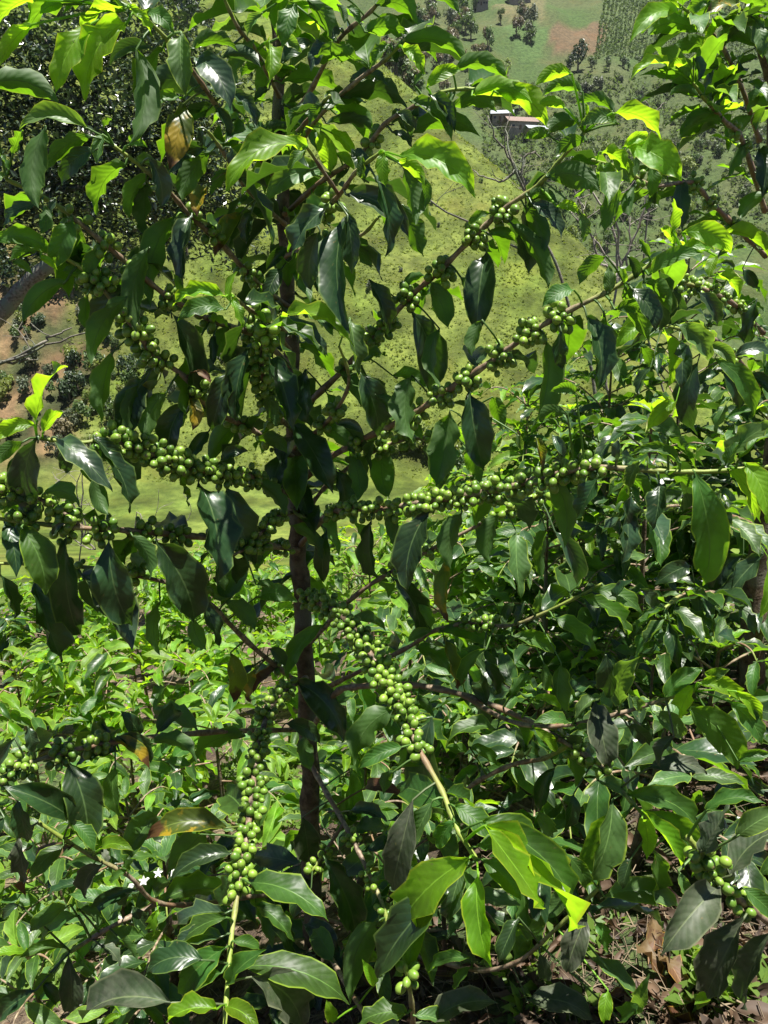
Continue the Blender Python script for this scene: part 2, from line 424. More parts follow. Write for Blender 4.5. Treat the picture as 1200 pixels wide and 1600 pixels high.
# ------------------------------------------------------------------ far terrain
def land_mat():
    m, nt, out = nmat('hillside_grass_and_fields'); g = G(nt)
    tc = g.n('ShaderNodeTexCoord'); v = tc.outputs['Object']
    at_ = g.n('ShaderNodeAttribute', attribute_name='landcover'); base = at_.outputs['Color']
    n1 = g.noise(v, 0.6, 6.0, 0.65); n2 = g.noise(v, 0.09, 5.0, 0.6); n3 = g.noise(v, 2.2, 4.0, 0.6)
    col = g.mix(g.maprange(n1, 0.3, 0.7), g.mix(1.0, base, c4((0.62, 0.66, 0.6)), 'MULTIPLY'), g.mix(1.0, base, c4((1.22, 1.2, 1.1)), 'MULTIPLY'))
    col = g.mix(g.math('MULTIPLY', g.maprange(n2, 0.5, 0.66), 0.45), col, g.mix(1.0, base, c4((1.25, 0.98, 0.8)), 'MULTIPLY'))
    col = g.mix(g.math('MULTIPLY', g.maprange(n3, 0.55, 0.7), 0.5), col, g.mix(1.0, base, c4((0.45, 0.55, 0.45)), 'MULTIPLY'))
    p = g.n('ShaderNodeBsdfPrincipled'); g.set(p.inputs['Base Color'], col); p.inputs['Roughness'].default_value = 0.9
    p.inputs['Specular IOR Level'].default_value = 0.15
    b = g.n('ShaderNodeBump'); b.inputs['Strength'].default_value = 0.8; b.inputs['Distance'].default_value = 0.7
    g.set(b.inputs['Height'], n1); g.set(p.inputs['Normal'], b.outputs[0])
    nt.links.new(p.outputs[0], out.inputs[0]); return m
rows = np.geomspace(12.0, 900.0, 330); q = np.linspace(-1.1, 1.1, 330)
Q, Yt = np.meshgrid(q, rows); Xt = Q * Yt
Zt = height(Xt, Yt) - np.where(Yt < 15.5, 0.25, 0.0)
# land cover by place: pasture, scrub on the slope at the west end, fields on the far hill
GRASS = np.array([0.108, 0.152, 0.026]); DRY = np.array([0.15, 0.14, 0.05]); MEADOW = np.array([0.095, 0.145, 0.03]); FAR = np.array([0.10, 0.12, 0.055])
SCRUB = np.array([0.16, 0.105, 0.06]); UNDER = np.array([0.05, 0.075, 0.028])
cols = np.zeros(Xt.shape + (3,)) + GRASS
isfar = (-20 + 0.62 * (Yt - 240) > -33) & (Yt > 235)
fa = fbm(Xt, Yt, 55, 12)
tdry = np.clip(0.5 + 0.9 * fbm(Xt, Yt, 40, 11), 0, 1)[..., None]
cols = cols * (1 - 0.35 * tdry) + DRY * 0.35 * tdry
vall = np.clip((Zt + 33.5) / 3.0, 0, 1)[..., None]; cols = np.where(Yt[..., None] > 40, MEADOW * (1 - vall) + cols * vall, MEADOW)
wst = np.clip((-Xt / Yt - 0.36 + 0.05 * fbm(Xt, Yt, 20, 13)) / 0.06, 0, 1) * np.clip((Yt - 112) / 10, 0, 1) * np.clip((172 - Yt) / 14, 0, 1)
sc = np.clip(0.5 + fbm(Xt, Yt, 14, 14), 0, 1)[..., None]
scol = SCRUB * sc + np.array([0.085, 0.10, 0.04]) * (1 - sc)
cols = cols * (1 - wst[..., None]) + scol * wst[..., None]
patch_ = np.clip(0.84 + 0.5 * fbm(Xt, Yt, 11, 41) + 0.28 * fbm(Xt, Yt, 45, 42), .45, 1.2)[..., None]
cols = cols * patch_ * np.array([1.0, 1.0, 1.0])
cols[isfar] = FAR
# spur stays pasture where it still stands in front of the far hill
z1 = -33 + 0.8 * (Yt - 115); al = Xt * 0.577 + (Yt - 226) * -0.817; ac = Xt * 0.817 + (Yt - 226) * 0.577
sp = np.minimum(z1, 56 - 0.65 * al - 0.9 * ac) > -20 + 0.62 * (Yt - 240)
cols[isfar & sp] = (GRASS * patch_)[isfar & sp]
fp = (isfar & ~sp)
fmix = np.clip(0.5 + fbm(Xt, Yt, 60, 15), 0, 1)[..., None]
cols = np.where(fp[..., None], np.array([0.052, 0.088, 0.026]) * fmix + np.array([0.072, 0.088, 0.036]) * (1 - fmix), cols)
def field(pts, c):
    """a field on the far hill given by its corners in plan"""
    P = [(p.x, p.y) for p in pts]; ins = np.zeros(Xt.shape, bool)
    for i in range(len(P)):
        (xa, ya), (xb, yb) = P[i], P[(i + 1) % len(P)]
        c1 = (ya > Yt) != (yb > Yt)
        xi = (xb - xa) * (Yt - ya) / ((yb - ya) + 1e-9) + xa
        ins ^= c1 & (Xt < xi)
    cols[ins] = c
F_BROWN = [hit(862, 38, 200), hit(952, 40, 200), hit(930, 88, 200), hit(850, 72, 200)]
F_ROWS = [hit(950, -25, 200), hit(1320, -25, 200), hit(1320, 100, 200), hit(930, 95, 200)]
F_PALE = [hit(780, 40, 200), hit(855, 40, 200), hit(850, 95, 200), hit(810, 90, 200)]
F_EARTH = [hit(770, 8, 200), hit(850, -4, 200), hit(850, 34, 200), hit(780, 26, 200)]
field(F_ROWS, (0.07, 0.10, 0.038)); field(F_PALE, (0.065, 0.11, 0.036)); field(F_BROWN, (0.115, 0.082, 0.05)); field(F_EARTH, (0.115, 0.11, 0.055))
grid_obj('hills', Xt, Yt, Zt, land_mat(), cols.reshape(-1, 3))

# ------------------------------------------------------------------ trees, shrubs, fields and houses across the valley
def crown_geo(seed, rx, rz, n, leaf, lobes, flat=0.0):
    """many small leaf faces on the shells of uneven lobes; unit in metres, base of crown at z=0"""
    r = random.Random(seed); LB = []
    for i in range(lobes):
        a = r.uniform(0, 6.283); d = r.uniform(0.15, 0.68) * rx
        z = r.uniform(0.25, 0.8) * rz
        LB.append((Vector((d * math.cos(a), d * math.sin(a), z)), r.uniform(0.32, 0.55) * rx * (1 - 0.3 * z / rz)))
    V = []; F = []; U = []
    for i in range(n):
        c, R0 = LB[r.randrange(lobes)]
        d = Vector((r.gauss(0, 1), r.gauss(0, 1), r.gauss(0.25, 1))).normalized()
        p = c + d * R0 * (r.random() ** 0.35) * r.uniform(0.8, 1.12)
        p.z = max(0.02 * rz, p.z * (rz / rx * 0.5 + 0.5) if rz < rx else p.z)
        nrm = (d + Vector((r.uniform(-.8, .8), r.uniform(-.8, .8), r.uniform(-.2, 1.1)))).normalized()
        X = nrm.orthogonal().normalized(); X = Matrix.Rotation(r.uniform(0, 6.28), 3, nrm) @ X; Y = nrm.cross(X)
        s = leaf * r.uniform(0.6, 1.3); k = len(V)
        V += [tuple(p - X * s), tuple(p + Y * s * .55 + nrm * s * .12), tuple(p + X * s), tuple(p - Y * s * .55 + nrm * s * .12)]
        F.append((k, k + 1, k + 2, k + 3)); U += [(0, 0)] * 4
    return V, F, U
FOL = {
 'green': foliage_mat('foliage_green', (0.045, 0.085, 0.022), (0.10, 0.16, 0.045), (0.14, 0.24, 0.03)),
 'dark': foliage_mat('foliage_dark', (0.018, 0.040, 0.016), (0.05, 0.085, 0.03), (0.05, 0.10, 0.015)),
 'brown': foliage_mat('foliage_brownish', (0.12, 0.10, 0.055), (0.20, 0.165, 0.09), (0.16, 0.14, 0.05)),
 'lime': foliage_mat('foliage_lime', (0.12, 0.16, 0.03), (0.19, 0.23, 0.05), (0.26, 0.34, 0.04)),
 'grey': foliage_mat('foliage_grey_green', (0.07, 0.09, 0.05), (0.13, 0.15, 0.085), (0.12, 0.16, 0.05)),
}
CROWNS = {}
for k, mt in FOL.items():
    CROWNS[k] = []
    for i in range(3):
        V, F, U = crown_geo(100 + i * 7 + len(k), 1.0, 1.5, 520, 0.115, 9 + i)
        CROWNS[k].append(mesh_data('crown', V, F, mt, U, smooth=False))
        V, F, U = crown_geo(300 + i * 5 + len(k), 1.0, 0.95, 420, 0.115, 8 + i)
        CROWNS[k].append(mesh_data('crown', V, F, mt, U, smooth=False))
tv, tf, tu = tube(spline([Vector((0, 0, -0.3)), Vector((0.03, 0, 0.2)), Vector((-0.02, 0.03, 0.6)), Vector((0.03, 0, 1.0))], 3), 0.075, 0.035, 6)
FARTRUNK = mesh_data('trunk', tv, tf, TRUNK, tu)
def far_tree(base, h, w, kind, label, group, name='tree', cat='tree', shrub=False, r=rng):
    root = tag(empty(name, base), label, cat, group)
    trh = 0.12 * h if shrub else 0.35 * h
    t = bpy.data.objects.new('trunk', FARTRUNK); link(t, root, base); t.scale = (h * .5, h * .5, trh + h * .3)
    me = CROWNS[kind][2 * r.randrange(3) + (1 if shrub else 0)]
    c = bpy.data.objects.new('crown', me); link(c, root, Vector(base) + Vector((0, 0, trh * 0.6)))
    c.scale = (w * .5 * r.uniform(.9, 1.1), w * .5 * r.uniform(.9, 1.1), (h - trh * .6) / (0.95 if shrub else 1.5))
    c.rotation_euler = (0, 0, r.uniform(0, 6.28))
    return root
r2 = random.Random(21)
CW = {'green': 'green', 'dark': 'dark green', 'brown': 'brownish half bare', 'lime': 'yellow green', 'grey': 'grey green'}
def scatter(n, x0, x1, y0, y1, hmin, hmax, kinds, label, group, shrub=False, name='tree', cat='tree', near=100, mask=None):
    k = 0; tries = 0
    while k < n and tries < n * 8:
        tries += 1
        px = r2.uniform(x0, x1); py = r2.uniform(y0, y1)
        if mask and not mask(px, py): continue
        p = hit(px, py, near)
        if p.y > 720: continue
        h = r2.uniform(hmin, hmax); kd = r2.choice(kinds)
        lab = label.replace('{c}', CW[kd]).replace('{s}', 'small' if h < hmin + .34 * (hmax - hmin) else ('tall' if h > hmin + .67 * (hmax - hmin) else 'mid sized'))
        far_tree(p, h, h * (r2.uniform(1.1, 1.7) if shrub else r2.uniform(0.65, 0.95)), kd, lab, group, name, cat, shrub, r2); k += 1
# wood on the slope behind the glossy tree, and at its top
scatter(26, -60, 300, 330, 470, 5, 9, ['dark', 'dark', 'green'], '{s} {c} tree in the wood on the slope above the bare earth', 'trees of the wood at the left', near=100)
scatter(9, 225, 330, -10, 60, 7, 11, ['dark'], '{s} {c} tree in the clump at the top of the pasture slope', 'dark trees at the top of the pasture')
scatter(64, -60, 230, 450, 720, 1.4, 4.2, ['green', 'green', 'dark', 'grey', 'brown', 'lime'], '{s} {c} shrub on the brown scrub slope at the left', 'shrubs on the brown slope', True, 'shrub', 'shrub')
scatter(16, 180, 420, 560, 640, 1.2, 2.6, ['green', 'lime', 'grey'], '{s} {c} shrub at the foot of the pasture slope', 'shrubs at the foot of the slope', True, 'shrub', 'shrub')
scatter(12, 600, 760, 690, 770, 3.0, 5.0, ['lime', 'green'], '{s} {c} round bush beyond the meadow', 'bushes beyond the meadow', True, 'shrub', 'shrub', near=60)
scatter(22, 430, 830, 150, 600, .9, 2.0, ['green', 'lime', 'grey'], '{s} {c} rounded shrub dotting the steep pasture slope', 'shrubs dotting the pasture', True, 'shrub', 'shrub')
# far hill
scatter(62, 600, 830, 15, 175, 8, 13, ['brown', 'brown', 'grey', 'green'], '{s} {c} tree in the wood left of the brown field', 'trees in the brownish wood', near=235)
far_tree(hit(902, 112, 235), 15, 10, 'dark', 'tall dark tree at the lower corner of the brown field', None)
far_tree(hit(890, 116, 235), 9, 8, 'dark', 'smaller dark tree left of the tall one below the brown field', None)
scatter(14, 915, 1010, 102, 112, 4, 6, ['dark', 'green'], '{s} {c} tree in the hedge below the crop rows', 'trees of the hedge below the crop rows', near=235)
scatter(46, 870, 1260, 118, 260, 3, 6, ['grey', 'green', 'grey'], '{s} {c} bushy tree on the far hillside under the hedge', 'small trees on the far hillside', True, near=235)
scatter(52, 860, 1260, 215, 420, 5, 9, ['green', 'grey', 'green', 'lime'], '{s} {c} tree low on the far hillside behind the pasture', 'trees low on the far hillside', near=200)
far_tree(hit(788, 125, 235), 10, 9, 'lime', 'yellowish round tree above the farmhouse roofs', None)

# pasture tussocks: real little mounds of grass all over the spur and the meadow
def puff_field(name, P, smin_, smax_, mat, k=6, hfac=0.6, leaf=.42):
    """every point gets a little tuft of k leaf faces; one mesh"""
    n = len(P); rs_ = np.random.RandomState(len(name)); P = np.asarray([tuple(p) for p in P])
    s = rs_.uniform(smin_, smax_, n)
    C = np.repeat(P, k, 0); S_ = np.repeat(s, k)[:, None]
    off = rs_.normal(0, .28, (n * k, 3)); off[:, 2] = np.abs(off[:, 2]) * hfac * 1.6 + .05
    C = C + off * S_
    A = rs_.normal(0, 1, (n * k, 3)); A /= np.linalg.norm(A, axis=1)[:, None]
    B = rs_.normal(0, 1, (n * k, 3)) + np.array([0, 0, .8]); B -= A * (A * B).sum(1)[:, None]; B /= np.linalg.norm(B, axis=1)[:, None]
    L = S_ * leaf * rs_.uniform(.6, 1.3, (n * k, 1))
    V = np.stack([C - A * L, C + B * L * .55, C + A * L, C - B * L * .55], 1).reshape(-1, 3)
    F = np.arange(n * k * 4).reshape(-1, 4).tolist()
    o = mk(name, V, F, mat, None, (0, 0, 0), None, smooth=False); o['kind'] = 'stuff'
    return o
TUS = foliage_mat('tussock_grass', (0.115, 0.16, 0.026), (0.17, 0.205, 0.04), (0.30, 0.38, 0.04), 0.85, 0.4)
pts = []
rs = np.random.RandomState(4)
yy = rs.uniform(116, 235, 60000); qq = rs.uniform(-0.42, 0.30, 60000); xx = qq * yy; hh = height(xx, yy)
z3_ = -20 + 0.62 * (yy - 240)
ok = (z3_ < hh - 3)
dens = fbm(xx, yy, 25, 31) + 0.6 * fbm(xx, yy, 8, 32)
ok &= rs.uniform(-1.2, 1.0, 60000) < dens
pts = np.stack([xx[ok], yy[ok], hh[ok]], 1)[:22000]
tag(puff_field('hill_grass', pts, 0.2, 0.6, TUS, 5, .22, .5), 'yellow green tussock grass covering the steep pasture slope', 'grass')
# crop rows on the far field
ROWS = foliage_mat('row_crop', (0.05, 0.095, 0.03), (0.10, 0.15, 0.05), (0.14, 0.22, 0.04), 0.8, 0.25)
A_, B_, C_, D_ = F_ROWS
pts = []
for i in range(64):
    f = i / 63; a = A_.lerp(B_, f); b = D_.lerp(C_, f)
    for j in range(70):
        g_ = (j + r2.uniform(-.2, .2)) / 70; p = b.lerp(a, g_); p.x += r2.uniform(-.4, .4)
        if r2.random() < 0.1: continue
        p.z = H(p.x, p.y); pts.append(p)
tag(puff_field('crop_rows', pts, 1.1, 2.0, ROWS, 9, 1.0), 'long parallel rows of green crop plants on the far hill', 'crop')
# scrubby coffee plots under the hedge
pts = []
for i in range(2600):
    y_ = r2.uniform(285, 430); x_ = y_ * r2.uniform(.12, .56); pts.append(Vector((x_, y_, H(x_, y_))))
PLOT = foliage_mat('plot_bushes', (0.05, 0.085, 0.028), (0.10, 0.135, 0.05), (0.16, 0.24, 0.05), 0.85, 0.35)
tag(puff_field('hillside_bushes', pts, 1.0, 3.2, PLOT, 14, .8, .3), 'low dotted bushes of the plots on the far hillside', 'bushes')

# farmhouses
def solid_mat(name, c, rough=0.6, vary=0.25, scale=2.0):
    return simple_mat(name, [x * (1 - vary) for x in c], [min(0.9, x * (1 + vary)) for x in c], scale, rough, 0.2, 0.02)
WALLM = solid_mat('house_plaster', (0.26, 0.22, 0.18)); ROOFB = solid_mat('roof_rusted_sheet', (0.24, 0.17, 0.14), 0.7); ROOFW = solid_mat('roof_zinc_sheet', (0.36, 0.39, 0.42), 0.5, 0.2)
WOODM = solid_mat('door_wood', (0.10, 0.06, 0.035)); GLASSM = solid_mat('window_glass', (0.03, 0.035, 0.04), 0.15)
def box(mb, c, s, rot=0.0, m=0):
    V = []; cr, sr = math.cos(rot), math.sin(rot)
    for dz in (-.5, .5):
        for dx, dy in ((-.5, -.5), (.5, -.5), (.5, .5), (-.5, .5)):
            x, y = dx * s[0], dy * s[1]
            V.append((c[0] + x * cr - y * sr, c[1] + x * sr + y * cr, c[2] + dz * s[2]))
    mb.add(V, [(3, 2, 1, 0), (4, 5, 6, 7), (0, 1, 5, 4), (1, 2, 6, 5), (2, 3, 7, 6), (3, 0, 4, 7)], None, m)
def house(base, w, d, h, rot, roofm, label):
    root = tag(empty('farmhouse', base), label, 'house')
    b = Vector(base); cr, sr = math.cos(rot), math.sin(rot)
    def loc(x, y, z): return (b.x + x * cr - y * sr, b.y + x * sr + y * cr, b.z + z)
    mb = MB(); box(mb, loc(0, 0, h / 2 - 2), (w, d, h + 4), rot); mb.build('wall', WALLM, root, b, False)
    ov = 0.9; rh = d * 0.28
    for sgn in (-1, 1):
        mb = MB()
        V = [loc(-w / 2 - ov, sgn * (d / 2 + ov), h - 0.35), loc(w / 2 + ov, sgn * (d / 2 + ov), h - 0.35), loc(w / 2 + ov, 0, h + rh), loc(-w / 2 - ov, 0, h + rh)]
        V2 = [(x, y, z + 0.12) for x, y, z in V]
        mb.add(V + V2, [(0, 1, 2, 3), (7, 6, 5, 4), (0, 4, 5, 1), (1, 5, 6, 2), (2, 6, 7, 3), (3, 7, 4, 0)])
        mb.build('roof', roofm, root, b, False)
    mb = MB(); box(mb, loc(-w * .1, -d / 2 - .03, 1.0), (1.0, .12, 2.0), rot); mb.build('door', WOODM, root, b, False)
    for xw in (-.36, .15, .36):
        mb = MB(); box(mb, loc(w * xw, -d / 2 - .03, 1.5), (1.2, .1, 1.0), rot); mb.build('window', GLASSM, root, b, False)
house(hit(812, 206, 235), 13, 8, 3.6, R(12), ROOFB, 'low farmhouse with a brownish sheet roof in the valley behind the pasture')
house(hit(784, 192, 235), 9, 6, 3.2, R(-8), ROOFW, 'small shed with a whitish metal roof behind the farmhouse')
house(hit(836, 212, 235), 8, 5, 2.6, R(15), ROOFW, 'low outbuilding with a pale blue grey roof beside the farmhouse')
house(hit(810, 4, 235), 13, 8, 4.0, R(5), ROOFB, 'pinkish house at the top edge above the bare earth patch')
house(hit(752, 12, 235), 7, 6, 3.0, R(5), ROOFW, 'tiny white roofed hut on the far hill at the top edge')

# ------------------------------------------------------------------ big glossy tree at the left, standing down the slope
GLOSS = foliage_mat('foliage_glossy', (0.024, 0.042, 0.020), (0.065, 0.088, 0.05), (0.04, 0.08, 0.015), 0.28, 0.15, 0.5)
tb = Vector((-9.6, 12.6, 0)); tb.z = H(tb.x, tb.y)
root = tag(empty('leafy_tree', tb), 'big tree with small glossy grey green leaves standing behind on the left', 'tree')
top = at(150, 215, 13.0)
S = spline([tb - Vector((0, 0, .3)), tb + Vector((.1, 0, 1.8)), tb + Vector((.5, 0, 3.4)), tb.lerp(top, .75) + Vector((-.8, 0, .5)), top], 5)
V, F, U = tube(S, .24, .06, 10, .1, 4); mk('trunk', V, F, DARKTWIG, root, tb, U)
r3 = random.Random(5); ends = []
limbpix = [(40, 120, 12.4), (130, 90, 13.2), (230, 120, 13), (310, 190, 13), (330, 270, 12.6), (280, 330, 13.2), (200, 300, 12.2), (120, 330, 12.6), (60, 250, 12.2), (20, 190, 13), (180, 200, 12.4), (250, 240, 13), (-60, 150, 12.6), (-40, 300, 13), (355, 340, 13), (80, 60, 13), (-100, 60, 13), (170, 40, 13.4), (260, 60, 13.4), (30, 330, 12.6), (330, 130, 13.4), (150, 270, 13.2), (90, 170, 13), (-20, 40, 13), (240, 180, 12.4), (290, 280, 12.4), (60, 400, 13), (180, 380, 13)]
for (a, b, c) in limbpix:
    e = at(a, b, c); ends.append(e); st = S[r3.randrange(15, len(S))]
    mid = st.lerp(e, .5) + Vector((r3.uniform(-.4, .4), r3.uniform(-.3, .3), r3.uniform(-.1, .5)))
    V, F, U = tube(spline([st, mid, e], 5), .055, .015, 6, .1, 3); mk('limb', V, F, DARKTWIG, root, st, U)
# the bare lichen covered limb that reaches into view
bl = [at(-120, 600, 12.6), at(-40, 535, 12.3), at(10, 480, 12.1), at(45, 440, 12.0), at(85, 408, 11.9), at(120, 380, 12.0)]
V, F, U = tube(spline([S[6]] + bl, 5), .15, .10, 8, .12, 3); mk('limb', V, F, DARKTWIG, root, bl[0], U)
mb = MB()
for e in ends:
    for q_ in range(1000):
        d = Vector((r3.gauss(0, 1), r3.gauss(0, 1), r3.gauss(0, .8)))
        p = e + d.normalized() * (r3.random() ** .45) * 0.85
        t = Vector((r3.gauss(0, 1), r3.gauss(0, 1), r3.uniform(-1.1, .3))).normalized()
        n = (Vector((0, 0, 1)) + Vector((r3.gauss(0, .5), r3.gauss(0, .5), 0))); n = (n - t * n.dot(t)).normalized(); s = t.cross(n)
        L = r3.uniform(.08, .15); w = L * .22
        mb.add([tuple(p), tuple(p + t * L * .5 + s * w + n * L * .06), tuple(p + t * L), tuple(p + t * L * .5 - s * w + n * L * .06)], [(0, 1, 2, 3)])
mb.build('crown', GLOSS, root, tb, False)['kind'] = 'stuff'

# ------------------------------------------------------------------ bare shrubs
def bare_shrub(start, heads, mat, label, r0, seed, name='bare_shrub', twigs=5, cat='shrub', via=None):
    r = random.Random(seed); st = Vector(start)
    root = tag(empty(name, st), label, cat)
    if name != 'dead_branch':
        top_ = at(heads[0][0][0], heads[0][0][1] + 40, heads[0][0][2]); g0 = st.copy()
        V, F, U = tube(spline([g0 - Vector((0, 0, .05))] + [at(*q_) for q_ in via] + [top_], 5) if via else spline([g0 - Vector((0, 0, .05)), g0.lerp(top_, .35) + Vector((.25, 0, 0)), g0.lerp(top_, .7) + Vector((-.06, 0, 0)), top_], 5), r0, r0 * .7, 6, .1, 3); mk('stem', V, F, mat, root, st, U); st = top_
    for h_ in heads:
        P = [at(*q_) for q_ in h_]
        P = [st] + P; Sx = spline(P, 4)
        Sx = [p + Vector((r.uniform(-1, 1), r.uniform(-1, 1), r.uniform(-1, 1))) * r0 * 1.2 for p in Sx]
        V, F, U = tube(Sx, r0, r0 * .3, 5, .1, 3); b = mk('branch', V, F, mat, root, st, U)
        span = (P[-1] - P[-2]).length
        mb = MB()
        for k in range(twigs):
            i = r.randrange(len(Sx) // 3, len(Sx)); p = Sx[i]; L = span * r.uniform(.5, 1.1)
            d = Vector((r.uniform(-1, 1), r.uniform(-.5, .5), r.uniform(-.2, 1))).normalized()
            q1 = p + d * L * .4 + Vector((r.uniform(-1, 1), 0, r.uniform(-1, 1))) * L * .12; q2 = p + d * L + Vector((r.uniform(-1, 1), 0, r.uniform(-.6, 1))) * L * .3
            V, F, U = tube(spline([p, q1, q2], 3), r0 * .34, r0 * .12, 4); mb.add(V, F, U)
            d2 = (d + Vector((r.uniform(-1, 1), 0, r.uniform(-1, 1))) * .9).normalized()
            V, F, U = tube(spline([q1, q1 + d2 * L * .25, q1 + d2 * L * .5 + Vector((0, 0, r.uniform(-.1, .1))) * L], 3), r0 * .22, r0 * .1, 4); mb.add(V, F, U)
        mb.build('twig', mat, b, st)['kind'] = 'stuff'
def gpt(px, Y):
    d = ray(px, 800); x = d.x * Y / d.y
    return Vector((x, Y, H(x, Y)))
bare_shrub(gpt(940, 6.0), [[(828,300,6),(805,262,6),(780,225,6),(762,182,6)],[(825,310,6),(800,250,5.9),(792,200,6)],[(830,330,6),(815,255,6),(835,238,6),(846,245,6)],[(812,270,6),(780,285,6),(748,272,6)],[(838,400,6.1),(700,330,6.1),(650,300,6.2)]], DARKTWIG, 'bare dark twigged shrub against the pasture below the farmhouse', .014, 3, via=[(930,620,6),(895,500,6),(868,410,6)])
bare_shrub(gpt(965, 5.2), [[(965,400,5.2),(945,330,5.2),(905,285,5.2),(880,270,5.2)],[(968,400,5.2),(960,320,5.1),(970,270,5.1)],[(960,420,5.3),(925,370,5.3),(890,330,5.3)],[(975,410,5.2),(1000,340,5.2),(1020,290,5.2)],[(960,430,5.2),(935,400,5.2),(915,345,5.2),(900,300,5.2)],[(975,430,5.2),(985,380,5.2),(978,330,5.2)]], TWIG, 'pale leafless shrub with tangled grey twigs right of the bare dark shrub', .011, 4, twigs=8)
bare_shrub(gpt(1022, 6.5), [[(1020,230,6.5),(1020,185,6.5),(1035,165,6.5),(1045,155,6.5)],[(1020,230,6.5),(1015,170,6.5),(1005,158,6.5)]], DARKTWIG, 'thin bare sapling between the leafy shoots at upper right', .010, 6, name='bare_sapling', twigs=4)
bare_shrub(gpt(125, 5.5), [[(128,800,5.5),(130,740,5.5),(118,700,5.5)],[(130,830,5.5),(100,760,5.4),(85,745,5.4)],[(135,830,5.5),(160,760,5.5),(150,720,5.5)],[(140,840,5.5),(120,770,5.5),(140,715,5.5)],[(150,860,5.5),(100,830,5.5),(75,790,5.5)]], TWIG, 'pale dry tangled shrub in front of the meadow', .008, 8, twigs=7)
bare_shrub(gpt(215, 6.0), [[(205,880,6),(215,800,6),(232,835,6),(245,800,6),(248,765,6)],[(240,850,6),(270,835,6),(300,800,6),(285,770,6)]], TWIG, 'few thin white dry stems curving before the meadow', .006, 9, name='dry_stems', twigs=3)
bare_shrub(at(-160, 640, 3.4), [[(-40,585,2.9),(20,562,2.8),(75,538,2.75),(145,516,2.7)],[(-40,580,2.9),(10,568,2.85),(35,562,2.8),(62,560,2.8)],[(30,556,2.8),(75,530,2.75),(108,510,2.75)]], DARKTWIG, 'thin dead twig reaching in from the left before the brown slope', .008, 10, name='dead_branch', twigs=3, cat='branch')

